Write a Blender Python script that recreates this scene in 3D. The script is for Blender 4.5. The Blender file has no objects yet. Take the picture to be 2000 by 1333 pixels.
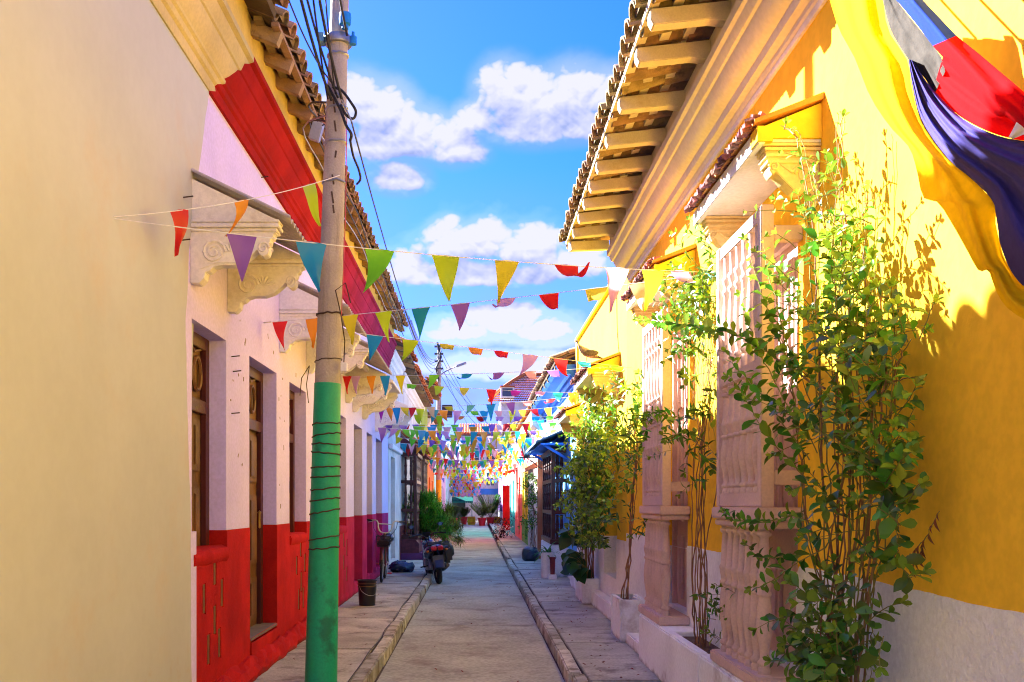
import bpy, bmesh, math, random
from mathutils import Vector, Matrix, Euler

S = bpy.context.scene
COL = S.collection
R = random.Random(11)
PI = math.pi

# ------------------------------------------------------------------ camera
F = 1850.0; VX = 930.0; VY = 983.0; EYE = 1.5
cam_d = bpy.data.cameras.new('camera')
cam = bpy.data.objects.new('camera', cam_d); COL.objects.link(cam)
cam.location = (0, 0, EYE); cam.rotation_euler = (PI/2, 0, 0)
cam_d.sensor_width = 36; cam_d.lens = F/2000*36
cam_d.shift_x = (1000-VX)/2000; cam_d.shift_y = (VY-666.5)/2000
S.cycles.pixel_filter_type = 'BLACKMAN_HARRIS'; S.cycles.filter_width = 1.1; S.cycles.max_bounces = 16; S.cycles.diffuse_bounces = 12; S.cycles.glossy_bounces = 4; S.cycles.transmission_bounces = 8
cam_d.clip_start = 0.05; cam_d.clip_end = 3000
S.camera = cam

def P(px, py, X):
    'point on the plane x = X that the photograph shows at pixel px,py'
    y = F*X/(px-VX)
    return Vector((X, y, EYE+(VY-py)*y/F))
def D(px, py, y):
    return Vector(((px-VX)*y/F, y, EYE+(VY-py)*y/F))

# ------------------------------------------------------------------ light
SUN = Vector((1.0, -0.845, -0.984)).normalized()      # direction the light travels
SUN_EL = math.asin(-SUN.z)
SUN_ROT = math.atan2(-SUN.x, -SUN.y)
SKY_STRENGTH = 0.101
SUN_STRENGTH = 5.0
S.view_settings.view_transform = 'Standard'
S.view_settings.look = 'None'
S.view_settings.gamma = 1
S.view_settings.use_curve_mapping = False
S.view_settings.exposure = 3.3
sun_d = bpy.data.lights.new('sun', 'SUN'); sun_d.energy = SUN_STRENGTH; sun_d.angle = math.radians(0.5)
sun_d.color = (1.0, 0.985, 0.965)
sun = bpy.data.objects.new('sun', sun_d); COL.objects.link(sun)
sun.rotation_euler = (-SUN).to_track_quat('Z', 'Y').to_euler()
sun.location = (-20, 20, 30)

def build_world():
    w = bpy.data.worlds.new('World'); S.world = w; w.use_nodes = True
    nt = w.node_tree; N = nt.nodes; L = nt.links; N.clear()
    def nd(t, **k):
        n = N.new(t)
        for a, b in k.items(): setattr(n, a, b)
        return n
    def mth(op, a, b=None, c=None, clamp=False):
        n = nd('ShaderNodeMath', operation=op); n.use_clamp = clamp
        for i, v in enumerate((a, b, c)):
            if v is None: continue
            if isinstance(v, (int, float)): n.inputs[i].default_value = v
            else: L.new(v, n.inputs[i])
        return n.outputs[0]
    sky = nd('ShaderNodeTexSky', sky_type='NISHITA')
    sky.sun_disc = False; sky.sun_elevation = SUN_EL; sky.sun_rotation = SUN_ROT
    sky.air_density = 0.46; sky.dust_density = 0.3; sky.ozone_density = 3.5; sky.altitude = 0
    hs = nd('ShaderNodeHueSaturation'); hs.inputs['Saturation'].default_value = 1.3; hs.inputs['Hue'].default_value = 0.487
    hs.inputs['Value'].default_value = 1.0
    L.new(sky.outputs[0], hs.inputs['Color'])
    tc = nd('ShaderNodeTexCoord'); sp = nd('ShaderNodeSeparateXYZ'); L.new(tc.outputs['Generated'], sp.inputs[0])
    az = mth('ARCTAN2', sp.outputs[0], sp.outputs[1]); el = mth('ARCSINE', sp.outputs[2])
    cb = nd('ShaderNodeCombineXYZ'); L.new(az, cb.inputs[0]); L.new(mth('MULTIPLY', el, 1.35), cb.inputs[1])
    def noise(scale, detail, rough, off=(0, 0, 0)):
        n = nd('ShaderNodeTexNoise'); n.inputs['Scale'].default_value = scale
        n.inputs['Detail'].default_value = detail; n.inputs['Roughness'].default_value = rough
        v = nd('ShaderNodeVectorMath', operation='ADD'); L.new(cb.outputs[0], v.inputs[0]); v.inputs[1].default_value = off
        L.new(v.outputs[0], n.inputs['Vector']); return n.outputs['Fac']
    def blob(px, py, rx, ry):
        a = math.atan((px-VX)/F); e = math.atan((VY-py)/F*math.cos(a))
        u = mth('MULTIPLY', mth('SUBTRACT', az, a), F/rx)
        v = mth('MULTIPLY', mth('SUBTRACT', el, e), F/ry)
        # flatter underneath than above
        v = mth('MULTIPLY', v, mth('SUBTRACT', 1.0, mth('MULTIPLY', mth('LESS_THAN', v, 0.0), -0.55)))
        return mth('SUBTRACT', 1.0, mth('ADD', mth('MULTIPLY', u, u), mth('MULTIPLY', v, v)))
    blobs = [(705, 215, 70, 60), (760, 225, 62, 56), (800, 275, 95, 60), (735, 285, 90, 60), (890, 290, 66, 50), (775, 350, 62, 46), (640, 232, 55, 48),
             (985, 190, 62, 64), (1045, 205, 66, 56), (1120, 195, 85, 60), (1030, 250, 110, 52), (1130, 245, 80, 48), (930, 235, 50, 34), (1190, 190, 60, 50),
             (880, 485, 66, 52), (945, 480, 60, 50), (1025, 490, 80, 50), (1115, 520, 85, 42), (930, 540, 180, 36), (800, 535, 70, 40),
             (985, 630, 95, 44), (1060, 650, 70, 34), (900, 648, 70, 32), (1000, 720, 140, 26),
             (420, 420, 160, 60), (1500, 330, 180, 80)]
    def billow(scale, off):
        return mth('MINIMUM', mth('MULTIPLY', mth('ABSOLUTE', mth('SUBTRACT', noise(scale, 0, .5, off), .5)), 4.5), 1.0)
    fld = None
    for b in blobs:
        f = blob(*b)
        fld = f if fld is None else mth('SMOOTH_MAX', fld, f, 0.35)
    fld = mth('MAXIMUM', fld, -2.5)
    ef = el; el = mth('ADD', ef, .022); fup = None
    for b in blobs[:20]:
        f = blob(*b); fup = f if fup is None else mth('SMOOTH_MAX', fup, f, 0.35)
    el = ef; sidefld = mth('SUBTRACT', fld, mth('MAXIMUM', fup, -1.0))
    def puffs(off):
        p = mth('ADD', billow(20, off), mth('MULTIPLY', billow(47, off), .45))
        p = mth('ADD', p, mth('MULTIPLY', billow(105, off), .22))
        return mth('ADD', p, mth('MULTIPLY', mth('SUBTRACT', noise(190, 3, .6, off), .5), .3))
    p0 = puffs((0, 0, 0)); p1 = puffs((-.003, .0075, 0))
    f2 = mth('ADD', fld, mth('MULTIPLY', mth('SUBTRACT', p0, .55), .70))
    # clouds over the unseen rest of the sky, cover raised to lift ambient light
    low = noise(2.6, 8, 0.55, (3.1, 1.7, 0.4))
    away = mth('MAXIMUM', mth('SUBTRACT', mth('ABSOLUTE', az), 0.36), mth('SUBTRACT', el, 0.6))
    away = mth('MULTIPLY', away, 6.0, clamp=True)
    gen = mth('MULTIPLY', mth('SUBTRACT', low, 0.43), 7.0)
    gen = mth('ADD', gen, mth('MULTIPLY', mth('SUBTRACT', away, 1.0), 4.0))
    tot = mth('MAXIMUM', f2, gen)
    a = nd('ShaderNodeMapRange', interpolation_type='SMOOTHSTEP'); L.new(mth('MULTIPLY', tot, mth('SUBTRACT', 1.0, mth('MULTIPLY', mth('MULTIPLY', sidefld, -1.6, clamp=True), .62))), a.inputs[0])
    a.inputs[1].default_value = -0.08; a.inputs[2].default_value = .62
    halo = nd('ShaderNodeMapRange', interpolation_type='SMOOTHSTEP'); L.new(mth('ADD', fld, mth('MULTIPLY', mth('SUBTRACT', noise(9, 6, .55), .5), 2.2)), halo.inputs[0])
    halo.inputs[1].default_value = -1.3; halo.inputs[2].default_value = .9; halo.inputs[4].default_value = .45
    # thin haze veil low in the sky
    veil = noise(7, 6, 0.55, (9, 2, 0))
    lowel = nd('ShaderNodeMapRange'); L.new(el, lowel.inputs[0])
    lowel.inputs[1].default_value = 0.34; lowel.inputs[2].default_value = 0.04
    vv = mth('MULTIPLY', mth('MULTIPLY', lowel.outputs[0], mth('ADD', .8, mth('MULTIPLY', mth('SUBTRACT', veil, 0.36), 2.6, clamp=True)), clamp=True), 0.85)
    alpha = mth('MULTIPLY', mth('MAXIMUM', a.outputs[0], mth('MAXIMUM', vv, halo.outputs[0])), 0.985, clamp=True)
    up = mth('GREATER_THAN', el, -0.02); alpha = mth('MULTIPLY', alpha, up)
    rel = mth('ADD', 0.50, mth('MULTIPLY', mth('SUBTRACT', p0, p1), .55))
    rel = mth('ADD', rel, mth('MULTIPLY', sidefld, .75), clamp=True)
    cm = nd('ShaderNodeMix', data_type='RGBA'); L.new(rel, cm.inputs[0])
    cm.inputs[6].default_value = (CLD*0.42, CLD*0.52, CLD*0.95, 1); cm.inputs[7].default_value = (CLD, CLD*1.0, CLD*1.3, 1)
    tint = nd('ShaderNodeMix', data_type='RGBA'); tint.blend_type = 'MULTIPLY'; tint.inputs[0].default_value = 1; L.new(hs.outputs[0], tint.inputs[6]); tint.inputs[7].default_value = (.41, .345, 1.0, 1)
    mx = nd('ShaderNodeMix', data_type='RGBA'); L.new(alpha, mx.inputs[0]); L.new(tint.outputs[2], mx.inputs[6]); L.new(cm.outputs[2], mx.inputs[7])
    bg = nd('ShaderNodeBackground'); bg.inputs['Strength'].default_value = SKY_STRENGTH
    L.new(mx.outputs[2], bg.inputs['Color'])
    out = nd('ShaderNodeOutputWorld'); L.new(bg.outputs[0], out.inputs['Surface'])
CLD = 0.92
build_world()

# ------------------------------------------------------------------ materials
def lin(c):
    if isinstance(c, str):
        c = c.lstrip('#'); c = [int(c[i:i+2], 16)/255 for i in (0, 2, 4)]
        return tuple((x/12.92 if x <= .04045 else ((x+.055)/1.055)**2.4) for x in c)
    return tuple(c)
MATS = {}
def mat(name, col, rough=0.85, var=0.14, vs=1.7, bump=0.15, bs=45, dirt=None, dirt_amt=0.5, ds=1.2, dlo=0.52, dhi=0.72, streak=False,
        objvar=0.0, island=0.0, metal=0.0, spec=0.35, trans=0.0, grad=None, fine=0.06, low_dirt=None, crack=0):
    if name in MATS: return MATS[name]
    m = bpy.data.materials.new(name); m.use_nodes = True; MATS[name] = m
    nt = m.node_tree; N = nt.nodes; L = nt.links
    bsdf = N['Principled BSDF']; c = lin(col)
    geo = N.new('ShaderNodeNewGeometry')
    def noise(scale, detail=5, rough=.55, vec=None):
        n = N.new('ShaderNodeTexNoise'); n.inputs['Scale'].default_value = scale
        n.inputs['Detail'].default_value = detail; n.inputs['Roughness'].default_value = rough
        L.new(vec or geo.outputs['Position'], n.inputs['Vector']); return n.outputs['Fac']
    def mixc(fac, a, b):
        n = N.new('ShaderNodeMix'); n.data_type = 'RGBA'
        if isinstance(fac, (int, float)): n.inputs[0].default_value = fac
        else: L.new(fac, n.inputs[0])
        for i, v in ((6, a), (7, b)):
            if isinstance(v, tuple): n.inputs[i].default_value = (*v, 1)
            else: L.new(v, n.inputs[i])
        return n.outputs[2]
    def rng(src, a, b, c_, d):
        n = N.new('ShaderNodeMapRange'); n.interpolation_type = 'SMOOTHSTEP'; L.new(src, n.inputs[0])
        n.inputs[1].default_value = a; n.inputs[2].default_value = b; n.inputs[3].default_value = c_; n.inputs[4].default_value = d
        return n.outputs[0]
    cc = c
    if grad:                                   # base colour that shifts along the street: (colour, y0, y1)
        sx = N.new('ShaderNodeSeparateXYZ'); L.new(geo.outputs['Position'], sx.inputs[0])
        cc = mixc(rng(sx.outputs[1], grad[1], grad[2], 0, 1), c, lin(grad[0]))
    hsv = N.new('ShaderNodeHueSaturation')
    if isinstance(cc, tuple): hsv.inputs['Color'].default_value = (*cc, 1)
    else: L.new(cc, hsv.inputs['Color'])
    def mth(op, a, b):
        n = N.new('ShaderNodeMath'); n.operation = op
        for i, v in enumerate((a, b)):
            if isinstance(v, (int, float)): n.inputs[i].default_value = v
            else: L.new(v, n.inputs[i])
        return n.outputs[0]
    val = rng(noise(vs), 0.3, 0.7, 1-var, 1+var)
    if fine: val = mth('MULTIPLY', val, rng(noise(vs*22, 3), .3, .7, 1-fine, 1+fine))
    if objvar:
        oi = N.new('ShaderNodeObjectInfo'); val = mth('MULTIPLY', val, rng(oi.outputs['Random'], 0, 1, 1-objvar, 1+objvar))
        hsv.inputs['Hue'].default_value = .5
        L.new(rng(mth('FRACT', mth('MULTIPLY', oi.outputs['Random'], 7.31), 0.0), 0, 1, .5-objvar*.07, .5+objvar*.07), hsv.inputs['Hue'])
    if island:
        val = mth('MULTIPLY', val, rng(geo.outputs['Random Per Island'], 0, 1, 1-island, 1+island))
        L.new(rng(mth('FRACT', mth('MULTIPLY', geo.outputs['Random Per Island'], 5.7), 0.0), 0, 1, .5-island*.07, .5+island*.07), hsv.inputs['Hue'])
    L.new(val, hsv.inputs['Value'])
    col_out = hsv.outputs[0]
    if dirt:
        vec = None
        if streak:
            mp = N.new('ShaderNodeMapping'); L.new(geo.outputs['Position'], mp.inputs[0]); mp.inputs['Scale'].default_value = (6, 6, .5); vec = mp.outputs[0]
        col_out = mixc(rng(noise(ds, 8, .65, vec), dlo, dhi, 0, dirt_amt), col_out, lin(dirt))
    if crack:                                  # settled cracks
        dn = N.new('ShaderNodeTexNoise'); dn.inputs['Scale'].default_value = 2.2; dn.inputs['Detail'].default_value = 6; L.new(geo.outputs['Position'], dn.inputs['Vector'])
        va = N.new('ShaderNodeVectorMath'); va.operation = 'MULTIPLY_ADD'; L.new(dn.outputs['Color'], va.inputs[0]); va.inputs[1].default_value = (.7, .7, .7); L.new(geo.outputs['Position'], va.inputs[2])
        vo = N.new('ShaderNodeTexVoronoi'); vo.feature = 'DISTANCE_TO_EDGE'; vo.inputs['Scale'].default_value = crack; L.new(va.outputs[0], vo.inputs['Vector'])
        ck = mth('MULTIPLY', rng(vo.outputs['Distance'], .004, .011, .75, 0), rng(noise(.9, 3), .46, .56, 0, 1))
        col_out = mixc(ck, col_out, (.05, .04, .035))
    if low_dirt:                               # splash dirt and peeling along the foot: (colour, height)
        sz = N.new('ShaderNodeSeparateXYZ'); L.new(geo.outputs['Position'], sz.inputs[0])
        h = mth('SUBTRACT', sz.outputs[2], mth('MULTIPLY', noise(5, 6, .65), low_dirt[1]*1.6))
        col_out = mixc(rng(h, -low_dirt[1]*.35, -low_dirt[1]*.9, 0, .8), col_out, lin(low_dirt[0]))
    L.new(col_out, bsdf.inputs['Base Color'])
    bsdf.inputs['Roughness'].default_value = rough; bsdf.inputs['Metallic'].default_value = metal
    bsdf.inputs['Specular IOR Level'].default_value = spec
    if bump:
        bp = N.new('ShaderNodeBump'); bp.inputs['Strength'].default_value = bump; bp.inputs['Distance'].default_value = .02
        hh = mth('ADD', noise(bs, 6, .6), mth('MULTIPLY', noise(bs*.12, 4), 1.6))
        L.new(hh, bp.inputs['Height']); L.new(bp.outputs[0], bsdf.inputs['Normal'])
    if trans:
        tr = N.new('ShaderNodeBsdfTranslucent'); L.new(col_out, tr.inputs['Color'])
        ms = N.new('ShaderNodeMixShader'); ms.inputs[0].default_value = trans
        L.new(bsdf.outputs[0], ms.inputs[1]); L.new(tr.outputs[0], ms.inputs[2])
        L.new(ms.outputs[0], N['Material Output'].inputs['Surface'])
    return m

M_beige = mat('beige_plaster', (.50, .52, .49), var=.06, vs=.7, spec=.05, fine=.015, bump=.012, bs=6, dirt=(.56, .38, .22), dirt_amt=.35, ds=.8, low_dirt=((.45, .3, .13), .9))
M_pink = mat('pink_plaster', (.66, .57, .92), var=.05, spec=.1, bump=.08, bs=14, dirt=(.33, .25, .25), dirt_amt=.5, ds=7, dlo=.68, dhi=.76, grad=((.56, .54, .80), 11, 20))
M_red = mat('red_paint', (.44, .014, .010), spec=.06, rough=.9, low_dirt=((.10, .04, .03), .12), var=.2, vs=2.5, bump=.25, bs=60, grad=((.40, .025, .15), 11, 21), dirt=(.16, .02, .015), dirt_amt=.45, ds=3, dlo=.6, dhi=.75)
M_redcor = mat('red_cornice_paint', (.34, .013, .007), spec=.05, rough=.9, var=.2, bump=.1, grad=((.30, .02, .07), 11, 17), dirt=(.2, .02, .015), dirt_amt=.5, ds=2.5)
M_frieze = mat('ochre_yellow_paint', (.66, .47, .10), var=.1, bump=.12, dirt=(.4, .25, .06), dirt_amt=.4, ds=1.5)
M_yelcor = mat('straw_yellow_paint', (.56, .45, .17), var=.1, bump=.12, dirt=(.42, .33, .16), dirt_amt=.5, ds=1.5)
M_yel = mat('yellow_paint', (.88, .55, .042), spec=.03, rough=.95, var=.06, vs=.8, bump=.10, bs=25, dirt=(.62, .34, .01), dirt_amt=.3, ds=1.1)
M_yel2 = mat('pale_yellow_paint', (.82, .57, .05), spec=.03, rough=.95, var=.07, bump=.12, bs=25, dirt=(.6, .36, .06), dirt_amt=.4, ds=1.6, streak=True)
M_white = mat('white_stucco', (.84, .88, .88), rough=.9, var=.06, bump=.85, bs=34, dirt=(.46, .43, .40), dirt_amt=.4, ds=1.6, dlo=.6, dhi=.74, low_dirt=((.33, .29, .24), .16))
M_ledge = mat('white_limewash', (.82, .86, .84), rough=.85, var=.08, bump=.22, bs=25, dirt=(.38, .33, .27), dirt_amt=.65, ds=2.2, dlo=.54, dhi=.7, low_dirt=((.25, .22, .18), .12))
M_cream = mat('cream_plaster', (.74, .69, .60), rough=.8, var=.08, bump=.15, dirt=(.42, .33, .2), dirt_amt=.5, ds=3)
M_trim = mat('white_trim', (.76, .74, .72), rough=.7, var=.05, bump=.12, dirt=(.5, .46, .4), dirt_amt=.4, ds=3)
M_corR = mat('cream_yellow_cornice', (.52, .48, .39), rough=.8, var=.08, vs=1.2, bump=.12, bs=20, dirt=(.50, .42, .38), dirt_amt=.55, ds=1.1, streak=False)
M_corG = mat('grey_white_trim', (.60, .58, .58), rough=.8, var=.1, bump=.12, dirt=(.35, .3, .25), dirt_amt=.5, ds=2.5)
M_rafR = mat('cream_rafter_paint', (.56, .49, .32), rough=.75, var=.1, vs=4, bump=.12, dirt=(.36, .25, .1), dirt_amt=.55, ds=3.5)
M_raf = mat('weathered_rafter_wood', (.30, .19, .075), rough=.85, var=.25, vs=5, bump=.3, bs=30, objvar=.2, dirt=(.07, .04, .02), dirt_amt=.75, ds=5)
M_tile = mat('old_clay_tile', (.27, .155, .075), rough=.9, var=.3, vs=6, bump=.4, bs=50, objvar=.28, dirt=(.07, .055, .035), dirt_amt=.8, ds=7, dlo=.5, dhi=.68)
M_tileR = mat('mossy_clay_tile', (.25, .16, .065), rough=.9, var=.3, vs=6, bump=.4, bs=50, objvar=.25, dirt=(.08, .06, .03), dirt_amt=.8, ds=8, dlo=.5, dhi=.68)
M_tilered = mat('red_clay_tile', (.44, .14, .05), spec=.02, rough=.95, var=.2, vs=5, bump=.3, island=.25, objvar=.2, dirt=(.1, .05, .03), dirt_amt=.6, ds=6)
M_roofdark = mat('roof_underside_boards', (.10, .065, .03), rough=.9, var=.3, bump=.3)
M_sheet = mat('fibre_cement_sheet', (.52, .46, .40), rough=.9, var=.2, vs=4, bump=.25, dirt=(.16, .12, .1), dirt_amt=.6, ds=4)
M_door = mat('brown_carved_door', (.15, .065, .018), rough=.5, var=.25, vs=4, bump=.3, bs=20, dirt=(.05, .02, .01), dirt_amt=.5, ds=6)
M_doorf = mat('dark_red_door_frame', (.075, .012, .008), rough=.5, var=.2, bump=.2)
M_jamb = mat('mauve_reveal_paint', (.42, .32, .40), rough=.85, var=.07, bump=.15, grad=((.42, .36, .55), 13, 20))
M_grille = mat('dusty_pink_wood', (.62, .455, .38), spec=.12, rough=.75, var=.06, vs=3, bump=.08, bs=25, dirt=(.35, .2, .16), dirt_amt=.4, ds=4)
M_concp = mat('grey_concrete_pole', (.40, .35, .29), rough=.9, var=.12, vs=3, bump=.3, bs=50, dirt=(.2, .16, .12), dirt_amt=.6, ds=3.5, streak=True)
M_green = mat('green_gloss_paint', (.005, .36, .17), rough=.55, var=.15, vs=3, bump=.15, bs=25, dirt=(.01, .10, .06), dirt_amt=.75, ds=3, dlo=.52, dhi=.66, spec=.4)
M_wire = mat('black_cable', (.02, .02, .022), rough=.6, var=.1, bump=0)
M_rust = mat('rusty_wire', (.06, .035, .025), rough=.8, bump=.1)
M_steel = mat('galvanised_steel', (.32, .33, .34), rough=.45, metal=.7, bump=.1)
M_string = mat('white_string', (.7, .7, .68), rough=.9, var=.05, bump=0)
M_road = mat('worn_concrete_road', (.36, .38, .31), rough=.92, var=.16, vs=1.1, bump=.35, bs=70, dirt=(.15, .12, .10), dirt_amt=.65, ds=1.7, dlo=.48, dhi=.7, objvar=.07, fine=.18)
M_pave = mat('stained_pavement_concrete', (.39, .40, .33), rough=.92, var=.2, vs=1.6, bump=.4, bs=60, dirt=(.11, .09, .08), dirt_amt=.75, ds=2.4, dlo=.49, dhi=.7, objvar=.13, fine=.16)
M_kerb = mat('pale_kerb_concrete', (.42, .42, .34), rough=.92, var=.2, vs=4, bump=.5, bs=45, dirt=(.12, .10, .05), dirt_amt=.8, ds=5, dlo=.47, dhi=.64, objvar=.28, fine=.12)
M_joint = mat('dark_joint_dirt', (.07, .055, .045), rough=1, bump=.3)
M_earth = mat('street_ground', (.2, .17, .14), rough=1, bump=.3)
M_soil = mat('dry_potting_soil', (.12, .075, .045), rough=1, var=.4, vs=20, bump=.9, bs=60)
M_leaf = mat('vine_leaf', (.09, .215, .016), rough=.42, var=.12, vs=3, bump=0, objvar=.5, trans=.32, spec=.45, fine=0)
M_leaf2 = mat('narrow_vine_leaf', (.055, .15, .010), rough=.42, var=.12, vs=3, bump=0, objvar=.5, trans=.3, spec=.4, fine=0)
M_foli2 = mat('narrow_vine_leaf_small', (.055, .15, .010), rough=.42, var=.12, vs=3, bump=0, island=.5, trans=.3, spec=.4, fine=0)
M_foli = mat('vine_leaf_small', (.09, .215, .016), rough=.42, var=.12, vs=3, bump=0, island=.5, trans=.32, spec=.45, fine=0)
M_leafy = mat('young_leaf', (.20, .32, .025), rough=.45, var=.1, bump=0, objvar=.3, island=.3, trans=.38, fine=0)
M_leafd = mat('dark_broad_leaf', (.025, .10, .018), rough=.4, var=.2, bump=0, objvar=.35, trans=.2, fine=0)
M_fern = mat('feathery_leaf', (.09, .30, .02), rough=.5, var=.25, vs=3, bump=0, island=.5, trans=.3, fine=0)
M_palm = mat('palm_leaf', (.05, .24, .015), rough=.5, var=.3, vs=2, bump=0, island=.5, trans=.3, fine=0)
M_dead = mat('dry_brown_leaf', (.22, .07, .03), rough=.8, bump=0, objvar=.3, trans=.2)
M_stem = mat('vine_stem', (.23, .12, .055), rough=.8, var=.3, vs=8, bump=.2)
M_stemg = mat('green_stem', (.19, .17, .04), rough=.7, var=.2, bump=0)
M_darkwood = mat('dark_turned_wood', (.065, .016, .012), rough=.4, var=.3, vs=5, bump=.15)
M_darkwood2 = mat('weathered_dark_wood', (.085, .05, .035), rough=.6, var=.35, vs=5, bump=.25)
M_blue = mat('sky_blue_paint', (.11, .42, .84), rough=.75, var=.1, bump=.2, bs=25, dirt=(.05, .16, .5), dirt_amt=.5, ds=2.5)
M_blued = mat('deep_blue_paint', (.02, .16, .62), rough=.6, var=.1, bump=.1)
M_black = mat('black_plastic', (.012, .012, .014), rough=.45, var=.2, bump=.05, spec=.5)
M_rubber = mat('tyre_rubber', (.018, .018, .018), rough=.8, bump=.1)
M_chrome = mat('chrome', (.6, .6, .62), rough=.2, metal=1, bump=0)
M_redpl = mat('red_plastic', (.55, .015, .02), rough=.3, bump=0, spec=.5)
M_creamp = mat('cream_bike_paint', (.62, .52, .38), rough=.4, bump=0)
M_bag = mat('black_bin_bag', (.018, .024, .035), rough=.3, var=.2, bump=.4, bs=18, spec=.6)
M_glass = mat('dark_window_glass', (.05, .06, .07), rough=.12, bump=0, spec=.6)
PEN = {}
for k, c in dict(red=(.62, .015, .02), orange=(.72, .27, .02), yellow=(.62, .55, .02), lime=(.42, .60, .015), green=(.16, .55, .03), teal=(.01, .25, .33),
                 blue=(.01, .26, .52), purple=(.25, .10, .42), lilac=(.46, .26, .58), pink=(.74, .36, .40), magenta=(.36, .02, .30), mint=(.16, .48, .30),
                 beige=(.65, .48, .26), cyan=(.03, .48, .66)).items():
    PEN[k] = mat(k+'_pennant_plastic', c, rough=.4, var=.05, vs=6, bump=.06, bs=20, trans=.45, spec=.4, fine=0)

# ------------------------------------------------------------------ objects
WO = {}
def tag(o, label=None, cat=None, group=None, kind=None):
    if label: o['label'] = label
    if cat: o['category'] = cat
    if group: o['group'] = group
    if kind: o['kind'] = kind
    return o
def thing(name, loc, label, cat, group=None):
    o = bpy.data.objects.new(name, None); COL.objects.link(o); o.location = loc
    o.empty_display_size = .1
    WO[o] = Vector(loc); return tag(o, label, cat, group)
def link(o, parent, world_matrix):
    COL.objects.link(o)
    if parent is not None:
        o.parent = parent; o.matrix_basis = Matrix.Translation(-WO[parent]) @ world_matrix
    else: o.matrix_basis = world_matrix
    return o
def place(name, me, parent, M, material=None):
    'one more object from shared mesh data'
    o = bpy.data.objects.new(name, me); link(o, parent, M); WO[o] = M.translation.copy()
    if material is not None:
        o.material_slots[0].link = 'OBJECT'; o.material_slots[0].material = material
    return o

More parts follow.
